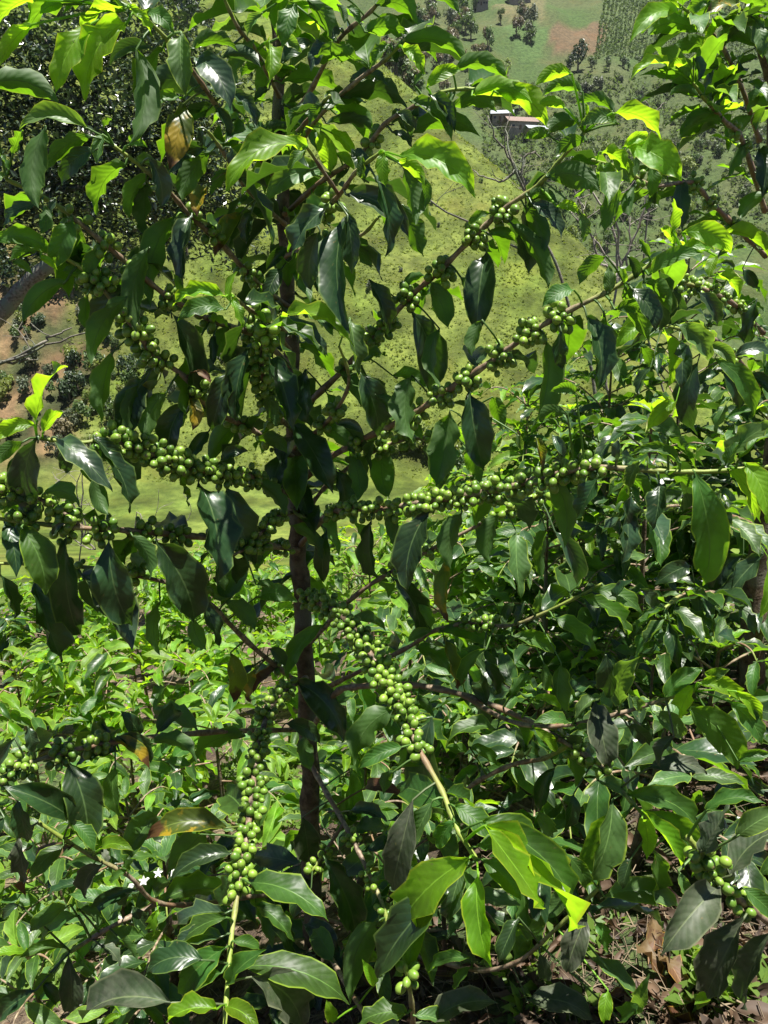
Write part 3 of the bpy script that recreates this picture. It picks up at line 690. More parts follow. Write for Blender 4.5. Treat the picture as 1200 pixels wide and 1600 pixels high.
# ------------------------------------------------------------------ the coffee trees traced from the photograph
# stems: tree, name, points (px, py, metres ahead), thickness at both ends in metres
STEMS = {
 'A': [  # the tree in front
  ('B1', [(470,850,1.24),(520,800,1.12),(600,795,1.02),(700,778,.95),(780,765,.92),(850,745,.89),(930,730,.86),(1010,735,.84),(1100,737,.82),(1215,728,.80)], .0050, .0022),
  ('B2', [(466,760,1.25),(500,725,1.18),(560,690,1.10),(640,650,1.03),(700,610,.99),(760,570,.96),(830,520,.93),(880,490,.91),(960,450,.89),(1030,405,.88),(1080,385,.87)], .0055, .0020),
  ('B3', [(460,650,1.25),(540,575,1.17),(590,520,1.12),(640,465,1.08),(690,420,1.05),(740,370,1.02),(790,325,1.0),(840,290,.98),(877,248,.96),(913,207,.95)], .0050, .0020),
  ('B4', [(468,830,1.25),(500,770,1.22),(560,720,1.18),(620,690,1.16),(690,680,1.14),(740,640,1.12)], .0040, .0018),
  ('B5', [(451,480,1.24),(400,440,1.15),(345,380,1.08),(300,340,1.03),(265,300,1.0),(220,260,.97),(178,228,.95)], .0045, .0018),
  ('B5a',[(441,290,1.23),(400,240,1.15),(365,200,1.08),(335,160,1.02),(300,110,.98),(250,50,.94),(205,12,.92)], .0042, .0018),
  ('B6', [(453,570,1.24),(400,525,1.14),(330,500,1.05),(265,465,1.0),(215,425,.97),(180,395,.95),(120,345,.92),(80,315,.91),(10,280,.89)], .0045, .0020),
  ('B7', [(458,715,1.24),(400,675,1.12),(330,640,1.04),(290,590,1.0),(240,555,.97),(215,520,.95),(150,440,.93),(105,405,.92),(60,390,.91)], .0046, .0018),
  ('B8', [(461,780,1.24),(400,748,1.10),(330,738,1.0),(270,722,.95),(220,702,.92),(170,688,.90),(120,692,.88),(58,684,.86)], .0048, .0020),
  ('B8c',[(130,825,.88),(85,792,.87),(30,765,.86),(-30,745,.85)], .0026, .0018),
  ('B9', [(466,860,1.24),(380,846,1.06),(280,836,.97),(200,829,.91),(130,825,.88),(60,818,.86),(-20,808,.84)], .0048, .0022),
  ('B10',[(477,1075,1.25),(400,1015,1.12),(330,945,1.03),(310,925,1.01),(230,903,.97),(120,885,.93),(-20,880,.9)], .0046, .0020),
  ('B11',[(481,1140,1.25),(345,1143,1.05),(215,1155,.92),(145,1165,.88),(95,1178,.85),(30,1198,.82),(-20,1235,.8)], .0046, .0022),
  ('B12',[(472,930,1.22),(530,958,1.06),(570,1008,.98),(600,1060,.92),(635,1110,.86),(652,1165,.80),(690,1235,.74),(712,1290,.70),(745,1345,.67)], .0050, .0026),
  ('B13',[(478,1060,1.22),(432,1090,1.08),(405,1160,.98),(395,1230,.90),(385,1310,.82),(372,1390,.76),(360,1480,.70),(350,1620,.62)], .0050, .0026),
  ('B14',[(481,1150,1.25),(523,1085,1.14),(560,1073,1.10),(640,1070,1.04),(720,1085,.99),(800,1115,.94),(870,1152,.90),(940,1198,.86),(975,1240,.83),(1005,1272,.81),(1050,1312,.79)], .0058, .0022),
  ('B15',[(720,1250,.98),(740,1225,.97),(800,1195,.95),(850,1185,.93),(890,1163,.90)], .0036, .0030),
  ('B17',[(484,1190,1.25),(505,1230,1.16),(535,1282,1.06),(560,1330,1.0),(600,1420,.92),(606,1470,.90)], .0052, .0026),
  ('B17b',[(535,1290,1.06),(515,1320,1.03),(488,1360,1.0)], .0030, .0024),
  ('B18',[(478,1090,1.25),(560,1050,1.19),(640,1010,1.13),(680,985,1.1),(740,972,1.07),(800,977,1.03),(893,937,.99),(940,912,.97)], .0044, .0018),
  ('B19',[(489,1445,1.25),(560,1570,.86),(630,1640,.66),(645,1600,.62),(640,1545,.61),(633,1508,.61)], .0040, .0022),
  ('B20',[(489,1430,1.25),(620,1470,1.05),(720,1512,.92),(800,1507,.85),(870,1450,.82),(935,1388,.80)], .0042, .0022),
  ('B21',[(488,1400,1.25),(400,1400,1.10),(320,1412,.98),(245,1410,.90),(200,1368,.86),(130,1330,.84),(60,1285,.82)], .0042, .0024),
  ('B21b',[(245,1412,.90),(170,1450,.86),(110,1487,.84)], .0034, .0030),
  ('B22',[(476,1015,1.25),(545,940,1.18),(605,897,1.15),(690,850,1.11),(790,800,1.07),(850,770,1.05)], .0044, .0020),
  ('B23',[(720,1085,.99),(800,1128,.90),(880,1134,.86),(967,1115,.83),(1040,1092,.81),(1085,1080,.80)], .0034, .0020),
  ('TR1',[(437,200,1.24),(480,150,1.14),(527,65,1.07),(580,17,1.04),(612,-25,1.02)], .0036, .0018),
  ('TR2',[(441,265,1.24),(500,180,1.14),(560,125,1.06),(600,95,1.03),(632,62,1.01)], .0036, .0018),
  ('TR3',[(445,335,1.23),(500,285,1.15),(560,245,1.08),(600,195,1.04),(640,170,1.01),(700,142,.99),(760,140,.98)], .0038, .0018),
  ('TR4',[(440,230,1.24),(470,200,1.12),(500,165,1.04),(515,150,1.0)], .0030, .0018),
  ('TL1',[(436,150,1.24),(400,80,1.12),(370,40,1.07),(345,-15,1.04)], .0034, .0018),
  ('TL2',[(445,350,1.23),(390,300,1.1),(360,255,1.03),(340,225,1.0),(325,205,.98)], .0034, .0018),
  ('FS',[(447,390,1.22),(490,345,1.05),(530,305,.92),(555,270,.87),(592,240,.84)], .0034, .0018),
  ('FS2',[(530,305,.92),(505,268,.87),(480,230,.84)], .0024, .0016),
  ('FS3',[(452,545,1.22),(420,505,1.05),(385,480,.95),(362,460,.91)], .0030, .0018),
  ('FS4',[(453,525,1.22),(436,507,1.02),(440,490,.94)], .0028, .0018),
  ('FB', [(457,672,1.24),(428,642,1.08),(412,600,1.02),(409,548,.99),(416,515,.97)], .0040, .0020),
  ('FC', [(459,700,1.24),(510,660,1.1),(545,600,1.03),(530,540,1.0)], .0036, .0018),
  ('FD', [(464,800,1.24),(430,810,1.1),(380,860,1.0),(330,870,.97)], .0036, .0018),
  ('FE', [(447,400,1.23),(500,380,1.08),(560,370,1.0),(590,340,.97)], .0034, .0018),
 ],
 'R': [  # the tree at the right edge
  ('R1', [(1195,330,1.9),(1160,220,1.76),(1133,190,1.71),(1100,153,1.66),(1083,130,1.63)], .0060, .0026),
  ('R2', [(1186,220,1.9),(1160,140,1.78),(1120,60,1.71),(1058,5,1.65)], .0056, .0026),
  ('R2b',[(1150,110,1.76),(1130,70,1.72),(1150,30,1.70),(1160,20,1.69)], .0040, .0026),
  ('R3', [(1174,945,1.9),(1120,928,1.75),(1068,930,1.62),(1040,950,1.55)], .0080, .0040),
  ('R4', [(1192,520,1.9),(1150,478,1.68),(1100,452,1.55),(1040,435,1.45)], .0060, .0028),
  ('R5', [(1196,400,1.9),(1145,350,1.76),(1110,315,1.70),(1080,285,1.66),(1020,290,1.58),(975,265,1.52),(925,250,1.48)], .0056, .0024),
  ('R6', [(1186,600,1.9),(1130,540,1.6),(1085,520,1.48),(1035,508,1.38)], .0056, .0026),
  ('R7', [(1180,820,1.9),(1120,800,1.62),(1060,790,1.45),(1000,800,1.35)], .0056, .0026),
 ],
 'S': [  # a low tree whose stem stands outside the frame on the right
  ('S1', [(1345,1560,.80),(1270,1490,.68),(1200,1440,.63),(1160,1410,.61),(1130,1385,.60),(1100,1340,.60),(1075,1308,.60)], .0048, .0030),
 ],
}
TRUNKS = {
 'A': ([(428,-60,1.25),(432,20,1.25),(437,180,1.25),(443,330,1.25),(450,450,1.25),(455,560,1.25),(458,680,1.25),(463,800,1.25),(468,900,1.25),(476,1020,1.25),(481,1130,1.25),(485,1250,1.25),(488,1350,1.25),(489,1450,1.25),(489,1530,1.25)], .0045, .0215),
 'R': ([(1150,-60,1.72),(1195,80,1.84),(1212,220,1.9),(1222,400,1.9),(1220,520,1.9),(1212,700,1.9),(1190,850,1.9),(1176,950,1.9),(1176,1080,1.9),(1178,1110,1.9)], .006, .038),
 'S': ([(1335,1300,.80),(1345,1560,.80),(1350,1800,.80)], .008, .016),
}
TREELABEL = {
 'A': 'tall coffee tree in front, slender brown trunk and drooping branches loaded with green berries',
 'R': 'coffee tree at the right edge with a thick dark trunk on mulched soil',
 'S': 'low coffee tree with dusty grey green leaves reaching in at the lower right corner',
}
# leaves: offset of the zoomed view they were read from, then base, tip, width (in thirds of a pixel) and sort
LEAVES = [
(0,0,"""170 0 15 105 110 Y;150 115 15 290 70 Y;400 0 160 145 150 M;590 40 405 160 50 Y;600 30 700 155 60 Y;600 100 425 430 150 Y;430 110 280 400 110 Y;
600 60 330 65 70 B;680 60 800 150 130 M;640 230 610 620 130 B;720 230 540 300 60 G;850 150 870 415 150 L;910 270 1060 490 170 G;900 230 1090 240 80 B;1000 480 660 440 110 D;
1190 190 1110 400 90 L;860 460 670 550 60 M;860 490 800 760 110 O;1030 520 870 600 70 D;1080 430 1190 580 110 G;-60 400 235 475 150 B;410 600 130 610 90 L;215 590 185 930 120 B;
430 640 245 780 80 B;450 700 310 850 80 D;480 630 455 750 90 L;590 770 470 980 110 M;600 680 680 690 70 M;700 740 745 950 100 G;700 820 620 1005 90 M;970 690 810 830 90 D;
990 710 870 920 100 B;1080 690 1100 840 90 G;1240 700 1090 880 80 Y;970 870 930 1000 90 O;1090 800 1000 900 80 B;820 1010 720 1390 130 B;900 1000 870 1330 120 G;1130 1000 1020 1180 80 O;
1180 990 1160 1130 70 G;-30 1130 235 1200 100 M;340 1030 260 1230 110 M;180 960 40 1060 50 D;200 960 190 1080 60 B;40 800 -10 730 50 M;30 820 -30 870 50 L;260 930 235 1000 60 G;
1040 270 1200 310 70 D;60 730 100 620 50 M;480 600 520 560 50 M;930 600 960 700 60 D;1010 500 1060 640 70 D;1120 560 1100 700 70 B;300 20 200 60 80 M;520 10 640 -60 80 L"""),
(400,0,"""240 0 350 190 130 B;180 20 130 200 100 M;560 20 735 110 90 B;640 -20 925 75 90 B;380 20 410 100 60 B;430 30 480 110 60 M;510 150 690 175 100 M;400 130 360 180 60 G;
500 285 275 320 90 M;350 200 270 320 70 G;680 200 960 290 70 M;690 225 775 340 90 Y;620 210 545 310 60 M;120 300 250 215 70 D;60 190 60 370 90 Y;120 390 385 470 100 M;120 490 280 450 70 D;
390 460 670 505 110 D;440 380 600 400 60 G;800 410 945 340 60 Y;920 330 1155 375 90 M;740 400 790 350 50 L;1010 450 1260 480 90 Y;910 510 1105 525 70 M;720 470 895 645 90 M;810 440 915 600 80 D;
880 500 930 440 50 L;720 640 1010 640 80 B;660 530 740 600 70 G;640 620 720 690 60 D;250 510 170 580 60 B;320 490 260 570 60 B;330 510 530 600 80 M;330 580 540 640 60 D;
240 685 -95 875 110 Y;235 695 160 790 55 L;340 810 75 940 100 L;350 815 290 640 80 Y;380 720 450 790 70 Y;350 620 450 720 70 Y;510 850 500 735 80 M;600 710 610 860 70 Y;670 730 985 905 140 Y;
660 750 775 860 60 Y;420 910 680 1090 120 G;340 970 190 1180 110 G;690 780 740 1020 110 B;690 960 775 1175 110 B;780 830 790 960 50 B;560 830 600 1160 110 D;430 990 450 1250 100 G;
260 960 340 1060 90 G;300 1080 265 1330 140 G;260 910 380 960 80 M;450 700 500 840 70 G;1000 1060 1090 1010 80 M;1090 1100 1200 1130 80 M;20 630 180 650 60 D;150 630 210 660 40 Y;
100 640 0 700 60 D;60 420 0 470 80 D;40 300 -60 360 90 B;150 1160 60 1250 90 D;380 1100 520 1240 90 B;100 180 200 240 60 L;30 60 -30 160 60 L;90 20 190 -20 70 M;420 -10 500 -40 60 L"""),
(800,0,"""790 40 690 40 30 Y;790 70 580 185 75 Y;870 150 665 165 85 M;930 0 815 75 80 M;980 60 845 100 60 B;1080 50 915 90 50 O;1070 60 1010 150 50 L;960 110 905 190 80 Y;940 245 775 250 70 M;
1150 220 970 210 80 B;1140 90 1170 250 80 L;745 320 575 375 65 Y;830 310 740 320 50 Y;850 400 755 410 90 M;850 270 870 370 50 G;880 460 750 460 60 B;940 330 930 480 70 G;1000 330 890 330 60 B;
1110 320 1000 440 70 D;1150 270 1060 310 60 B;985 560 805 640 90 B;940 530 825 590 60 B;1070 460 960 540 60 G;1130 540 1030 690 80 B;1110 660 1030 810 80 B;1160 700 1170 900 110 D;
280 345 130 395 60 Y;330 430 165 450 80 M;250 510 135 490 50 Y;-80 430 135 580 100 Y;320 570 185 620 120 B;480 525 310 500 70 B;500 580 330 600 60 L;470 530 670 645 100 Y;350 540 345 490 30 Y;
180 640 70 650 70 M;350 660 220 720 60 B;520 690 640 670 70 Y;540 690 765 830 120 Y;410 710 530 800 90 Y;480 710 550 840 80 L;590 720 560 820 70 B;160 830 380 890 110 B;460 800 380 900 80 M;
70 920 205 960 60 B;500 860 440 1060 80 B;580 870 555 1000 60 B;650 770 645 910 60 M;710 770 700 950 80 D;800 840 800 1060 80 D;90 950 215 1100 140 G;60 970 140 1160 110 B;210 970 300 1000 50 Y;
0 1050 150 1330 100 B;320 1000 330 1120 80 L;750 1090 755 950 90 Y;760 1150 700 1080 70 Y;800 1090 1000 1180 90 Y;980 1090 1180 1200 90 Y;790 1185 930 1175 60 Y;1200 900 1090 1010 110 B;
640 1200 600 1130 80 M;1180 120 1200 280 80 B;1200 420 1120 520 80 B;1190 30 1060 0 80 M;1100 130 1030 120 70 M;1170 340 1120 360 60 D;1190 480 1150 600 90 B;1200 60 1240 160 80 M"""),
(0,400,"""490 -20 415 90 90 M;310 120 130 290 90 B;420 130 300 80 50 M;610 140 480 395 130 D;600 190 450 470 90 B;700 -40 650 310 100 B;530 450 485 745 120 B;800 260 855 690 120 D;930 400 880 720 90 B;
690 570 605 835 130 G;650 600 625 830 60 B;740 580 700 680 80 O;780 640 710 840 100 B;870 690 805 920 140 D;1070 530 1000 785 110 D;1170 430 1120 740 120 D;1160 760 1000 960 110 B;980 820 890 930 110 D;
1060 190 840 230 75 Y;1080 220 1110 90 40 Y;1090 200 1130 320 50 Y;1060 250 860 300 80 M;840 180 815 95 35 Y;980 290 1060 330 40 Y;1080 330 1030 460 100 B;1130 370 1050 450 50 G;1000 370 1000 500 50 G;
170 790 300 550 65 Y;160 790 -10 860 100 Y;200 830 285 745 70 Y;110 870 -20 980 60 B;180 850 175 1195 125 G;260 850 495 1075 110 G;440 840 560 1000 110 D;470 900 590 1170 110 D;310 870 310 1000 80 G;
90 930 70 1040 50 D;210 1110 350 1170 90 B;120 1150 -10 1200 50 B;440 1030 500 1190 80 B;930 1060 1010 1480 190 D;1060 1080 1180 1400 160 D;1040 960 1150 920 90 D;890 660 900 800 90 O;920 540 980 590 50 W;
410 180 420 340 60 B;60 30 140 80 80 M;190 10 260 60 60 Y;180 -20 60 20 60 M"""),
(400,400,"""430 -190 440 300 130 D;530 110 600 340 100 D;120 285 420 415 95 Y;20 340 290 460 70 M;100 310 310 450 90 G;0 260 40 310 60 Y;60 470 160 785 130 D;180 540 210 820 80 M;230 530 260 780 120 D;
440 290 470 530 100 L;390 540 480 690 120 B;330 640 390 750 90 B;490 550 560 810 130 D;730 560 740 840 120 B;640 560 790 620 60 M;730 260 800 605 150 D;860 340 870 590 70 B;820 120 890 310 110 B;
960 100 1030 310 90 B;1080 -20 1040 330 150 D;1060 300 1020 450 90 B;690 150 780 100 60 B;1000 630 1060 960 150 D;1110 660 1150 800 100 B;910 720 850 1035 140 B;990 900 1050 1050 70 B;600 900 620 1115 130 B;
270 790 440 920 100 B;180 790 340 1075 130 D;380 790 490 830 50 G;370 1000 400 1190 130 D;440 930 470 1120 80 B;150 920 100 1125 95 D;0 1060 120 1200 90 B;0 860 130 920 90 B;820 820 910 840 50 M;
700 770 770 850 70 M;250 100 330 210 80 D;120 60 60 200 80 D;560 650 640 760 80 B;40 640 90 780 70 B"""),
(800,400,"""440 0 330 120 110 B;540 0 570 100 60 D;640 90 870 0 70 M;960 0 930 90 90 Y;960 80 1050 190 70 Y;1080 60 1140 140 90 D;450 180 450 60 70 L;530 130 500 60 35 Y;290 160 160 230 80 M;
530 140 630 370 110 M;560 150 660 330 90 D;620 120 730 250 90 M;760 150 740 330 100 D;870 170 950 310 100 G;610 310 490 420 90 Y;350 280 395 580 130 D;430 260 400 600 90 B;480 250 600 270 90 M;
710 340 720 600 65 Y;770 320 900 470 100 L;780 400 790 600 100 G;870 500 870 800 120 D;920 420 1030 500 70 L;950 480 1110 720 90 M;1040 470 1200 470 60 G;1110 550 1210 650 110 D;980 540 1050 700 90 D;
160 390 110 745 140 B;230 350 240 510 70 D;770 680 650 800 90 Y;300 650 190 640 60 M;260 740 120 790 60 B;500 860 500 950 80 G;600 960 560 1110 110 L;790 970 580 940 70 M;855 1010 890 1480 165 M;
720 1020 840 1090 70 B;1010 985 1230 810 100 L;1060 960 1230 860 80 M;1000 980 1060 880 80 M;1010 1000 1120 1210 110 Y;1090 970 1180 1220 120 Y;405 1030 310 1220 120 D;200 1060 240 1330 120 B;
190 840 240 930 90 G;20 830 45 900 70 L;110 850 140 980 50 O;730 840 810 920 100 B;1000 700 960 820 60 M;860 610 960 560 70 D;1150 200 1120 420 90 D;1040 60 980 40 60 D;1180 430 1240 560 70 B;
600 420 640 520 60 B;650 520 600 640 70 D;560 1110 540 1300 110 G;480 1000 620 1150 80 B;690 1060 660 1260 100 D;1000 1160 960 1290 90 D"""),
(0,800,"""100 70 200 350 150 M;310 120 370 520 140 D;510 140 605 485 160 D;380 290 590 605 150 G;160 330 275 660 160 D;730 140 885 475 190 D;620 110 690 290 90 B;20 50 70 275 80 D;0 290 60 485 70 D;
750 420 750 640 65 B;945 410 1015 610 90 D;900 500 965 640 80 B;1080 660 1090 880 90 O;1190 720 1100 850 80 D;1200 740 1180 890 70 O;1060 420 1180 540 90 B;655 1050 570 940 100 D;130 1005 150 1120 110 G;
70 1060 -10 1190 80 G;520 1060 690 1200 70 O;550 1050 700 1170 90 D;700 1080 910 1170 90 B;1150 1050 900 1190 110 B;560 1120 370 1190 90 G;1080 200 1060 350 80 B;250 110 300 60 70 G"""),
(400,800,"""540 40 570 285 105 D;620 0 640 140 110 B;810 0 725 330 140 D;965 0 920 235 150 B;1140 10 1100 215 135 B;910 220 910 490 90 O;640 310 740 595 95 D;760 430 810 540 60 M;860 560 1090 640 85 M;
750 640 900 755 110 M;880 590 945 830 90 O;1080 640 970 810 70 L;820 560 720 610 60 L;190 800 400 1060 160 G;320 530 160 780 90 M;160 60 290 210 80 B;330 80 320 300 70 D;0 400 170 420 75 M;0 340 80 360 50 M;
645 925 470 1175 150 B;690 1100 490 1200 80 M;825 960 880 1400 140 G;1130 1020 900 1080 90 M;1000 1100 1120 1180 80 M;140 990 290 1080 80 D;230 1050 260 1210 110 B;110 720 -5 845 60 W;300 680 390 690 60 L;
1060 690 1110 860 80 D;760 880 830 960 80 B;330 1000 400 1080 60 M;60 640 130 720 60 D"""),
(800,800,"""20 90 40 365 110 L;160 80 150 295 80 B;200 90 290 315 90 G;530 -10 515 210 110 G;1180 200 1000 435 130 G;1085 200 960 370 110 D;1200 210 1160 465 70 Y;840 250 690 330 110 D;600 360 660 440 70 G;
380 370 580 465 80 M;320 400 520 570 80 M;190 490 380 645 85 M;110 470 130 370 50 L;0 580 185 660 90 M;720 500 620 630 90 L;700 520 590 690 80 M;740 500 900 605 60 L;230 705 220 960 130 L;
510 905 595 690 110 L;150 710 160 830 60 L;300 970 420 870 100 L;390 890 455 1185 130 S;720 870 885 740 150 M;855 810 800 960 100 Y;870 800 1060 880 90 Y;1050 840 1150 980 80 Y;910 790 1015 740 100 M;
810 915 1040 1190 150 M;660 940 790 1060 90 L;100 870 220 920 40 Y;100 1010 200 1120 60 Y;0 860 100 770 60 M;1020 890 1160 1080 90 M;740 520 780 725 90 D;440 670 450 860 110 D;1060 1170 1210 1140 80 M;
270 990 110 990 60 M;300 1010 430 1080 70 M;600 930 560 860 60 L;540 1000 640 1090 80 D;760 1050 700 1190 90 S;60 420 20 520 70 D;480 420 560 330 80 D"""),
(0,1200,"""335 240 35 95 150 D;320 -30 400 335 190 D;540 -10 560 215 80 M;80 150 130 335 100 D;80 325 110 525 100 S;300 360 155 515 90 M;335 370 130 595 70 W;330 260 430 385 70 M;470 380 620 390 60 Y;
480 375 510 440 80 S;480 450 410 605 100 S;1065 280 705 335 120 O;940 310 790 485 150 B;1085 400 820 515 110 D;1060 580 750 640 130 M;1060 680 820 775 80 G;1060 700 820 890 100 M;640 570 430 685 80 D;
370 660 455 755 90 B;330 640 145 765 70 M;370 690 205 815 90 M;300 840 100 890 60 M;320 885 320 1130 120 S;680 790 480 880 90 M;950 900 700 960 120 D;1040 790 830 830 90 G;805 1100 405 1185 200 S;
1015 1130 790 1190 125 Y;1060 840 870 1060 130 M;1040 960 900 1060 90 M;1090 810 1210 850 80 M;1080 1010 1240 860 100 M;1060 1120 1210 1220 100 Y;170 1040 10 1165 120 D;570 1160 490 1200 90 Y;20 230 -20 320 80 D;
740 660 730 775 60 Y;620 650 700 760 80 D;560 800 640 900 70 B;250 960 180 1080 80 B;470 830 560 930 80 S;200 1000 260 1110 70 D;90 640 20 700 70 D;600 480 560 400 60 M;900 640 960 700 70 D;520 540 600 480 60 M"""),
(400,1200,"""220 230 245 415 150 S;440 200 605 250 90 G;-30 540 320 710 140 M;320 420 455 765 170 D;0 640 165 805 90 M;220 730 380 860 110 G;570 720 450 1085 150 B;-60 930 410 1100 155 M;735 150 640 545 150 S;
830 150 730 355 110 L;1000 420 690 780 190 Y;930 520 590 965 200 D;965 470 900 715 130 G;1040 490 1100 910 125 Y;930 180 1110 340 130 M;930 250 865 375 90 M;1030 370 1210 395 80 M;1060 430 1230 610 130 M;
650 600 640 960 70 M;500 100 680 130 60 W;360 1190 330 1090 90 Y;450 0 460 240 90 M;640 20 600 120 90 B;710 1150 490 1200 100 M;820 1200 1120 1110 130 S;1010 890 820 960 70 M;1010 930 940 1050 60 M;
130 980 240 1150 80 S;-20 980 200 1210 190 S;990 760 1060 820 60 S;740 1160 900 1240 80 L;560 1010 500 900 50 Y;60 690 160 900 80 D;260 560 180 700 80 D;450 640 520 720 60 M"""),
(800,1200,"""-140 250 130 420 120 M;-110 260 260 640 130 M;-120 270 240 740 130 Y;-130 270 130 640 130 Y;470 150 340 530 160 L;550 195 430 545 140 M;610 235 630 420 80 Y;530 130 855 305 120 M;610 200 790 460 70 Y;
640 200 830 495 150 M;400 60 540 140 90 L;660 380 620 625 90 M;430 600 765 650 120 L;360 670 690 745 70 G;350 700 260 945 140 S;390 720 440 855 130 M;885 395 1010 180 150 S;910 200 1175 170 75 M;
1055 320 1260 200 110 L;1025 505 1280 300 190 S;970 560 710 865 200 S;1090 700 920 1045 200 S;1215 770 1110 1120 140 S;1080 560 1220 690 110 M;780 480 820 590 80 L;380 900 570 1060 80 L;590 1110 640 970 70 L;
450 1040 430 1190 100 Y;70 1090 370 1190 150 S;510 1180 630 1110 80 M;130 870 150 990 80 S;200 0 140 190 90 D;290 120 250 285 150 D;250 400 340 560 70 M;120 200 190 310 80 L;640 0 900 30 80 S;
30 700 -60 900 100 D;230 560 170 700 90 B;560 420 520 560 90 D;820 640 880 760 80 D"""),
]
# berries: stem, list of (px, py, how many)
BERRIES = [
 ('B1',[(522,802,9),(548,797,10),(572,795,10),(598,795,11),(622,790,9),(645,786,8),(665,781,9),(690,778,9),(715,775,10),(740,770,9),(765,766,10),(790,762,8),(822,752,8),(848,744,7),(875,738,10),(905,731,11),(925,728,8)]),
 ('B2',[(560,690,6),(605,672,6),(640,640,10),(688,618,11),(730,588,12),(782,556,14),(830,525,14),(873,492,13)]),
 ('B3',[(545,575,6),(590,530,9),(612,512,10),(640,465,14),(690,420,13),(745,368,13),(783,330,12)]),
 ('B4',[(520,735,7),(560,720,8),(600,700,9),(635,690,8),(680,680,6)]),
 ('B5',[(410,448,8),(385,425,7),(330,368,5),(300,338,5)]),
 ('B6',[(390,520,6),(325,505,6),(268,465,9),(208,425,6),(168,378,7),(118,345,5)]),
 ('B7',[(420,685,7),(375,660,8),(330,640,9),(310,610,11),(238,575,9),(210,520,14),(235,545,9),(150,440,12),(135,460,8),(200,490,9)]),
 ('B8',[(420,755,10),(395,748,12),(372,745,12),(350,742,12),(328,738,12),(305,733,12),(285,726,12),(265,722,12),(245,715,12),(225,705,12),(205,697,10),(185,690,9),(165,686,6)]),
 ('B8c',[(75,795,9),(38,770,10),(10,755,10),(90,815,8)]),
 ('B9',[(440,856,7),(410,850,7),(380,846,9),(330,840,6),(278,834,13),(222,830,14),(158,826,14),(100,815,14),(38,812,12)]),
 ('B10',[(430,1040,4),(318,922,10),(208,900,12),(120,885,5)]),
 ('B11',[(155,1160,12),(96,1176,13),(35,1192,12),(5,1215,6)]),
 ('B12',[(483,930,13),(500,938,14),(518,946,14),(535,962,14),(548,980,14),(560,998,14),(574,1015,14),(588,1036,14),(600,1056,14),(612,1076,13),(626,1098,12),(640,1122,11),(648,1148,10),(655,1172,6)]),
 ('B13',[(448,1082,12),(430,1094,13),(420,1120,12),(408,1150,12),(402,1180,12),(396,1210,11),(392,1240,11),(388,1270,10),(382,1300,10),(376,1330,7),(373,1355,8),(370,1385,8)]),
 ('B14',[(870,1152,4),(905,1172,8),(938,1195,8)]),
 ('B17',[(530,1275,3),(552,1312,5),(572,1355,2),(582,1380,4),(596,1425,3),(602,1465,4)]),
 ('B17b',[(512,1325,3),(490,1352,5)]),
 ('B18',[(735,972,8),(760,975,7)]),
 ('B19',[(634,1525,5)]),
 ('B22',[(615,893,5),(640,880,6),(672,860,6),(765,812,5),(800,800,6),(845,775,7)]),
 ('FB',[(410,548,12),(409,570,11),(412,596,11),(420,622,11),(430,645,9),(412,520,8)]),
 ('FS',[(505,330,6),(520,315,5)]),('FE',[(510,378,7),(540,372,5)]),('FC',[(505,662,7),(530,640,6)]),('FD',[(440,812,8),(415,830,8),(390,850,8),(440,830,6)]),
 ('TR3',[(580,225,5)]),('FS3',[(400,490,6)]),
 ('R4',[(1060,440,10),(1085,448,11),(1108,455,11),(1130,465,11),(1152,478,11),(1172,498,8)]),
 ('R5',[(1083,290,9),(1112,315,9),(1145,348,10),(1000,280,5)]),
 ('R6',[(1150,555,6),(1100,525,6)]),('R1',[(1170,225,6),(1150,205,4)]),('R7',[(1100,795,6),(1060,790,6)]),
 ('S1',[(1098,1340,9),(1128,1380,6),(1162,1410,5),(1112,1360,5)]),
]
FLOWERS = [('B21', 224, 1376), ('B21', 247, 1364)]

def berry_mesh(name, seed):
    """a round cherry with a small crown scar at its free end (the +Z end), radius 1"""
    r = random.Random(seed); V = []; U = []
    prof = [(-1.0, 0.12), (-.93, .40), (-.72, .72), (-.38, .945), (0, 1.0), (.38, .93), (.70, .70), (.90, .40), (.97, .21), (.95, .12), (1.02, .09), (1.0, 0.01)]
    k = 10
    for i, (z, rad) in enumerate(prof):
        for j in range(k):
            a = 6.2832 * j / k
            V.append((rad * math.cos(a), rad * math.sin(a) * 0.95, z * 1.07)); U.append(((z + 1) / 2 if i < 8 else 0.96, j / k))
    F = [(i * k + j, i * k + (j + 1) % k, (i + 1) * k + (j + 1) % k, (i + 1) * k + j) for i in range(len(prof) - 1) for j in range(k)]
    return V, F, U
BV, BF, BU = berry_mesh('berry', 1)
BERRY_ME = mesh_data('berry', BV, BF, BERRY, BU)
BVa = np.array(BV)

def tree_root(label, base, group='coffee trees', name='coffee_tree'):
    return tag(empty(name, base), label, 'coffee tree', group)

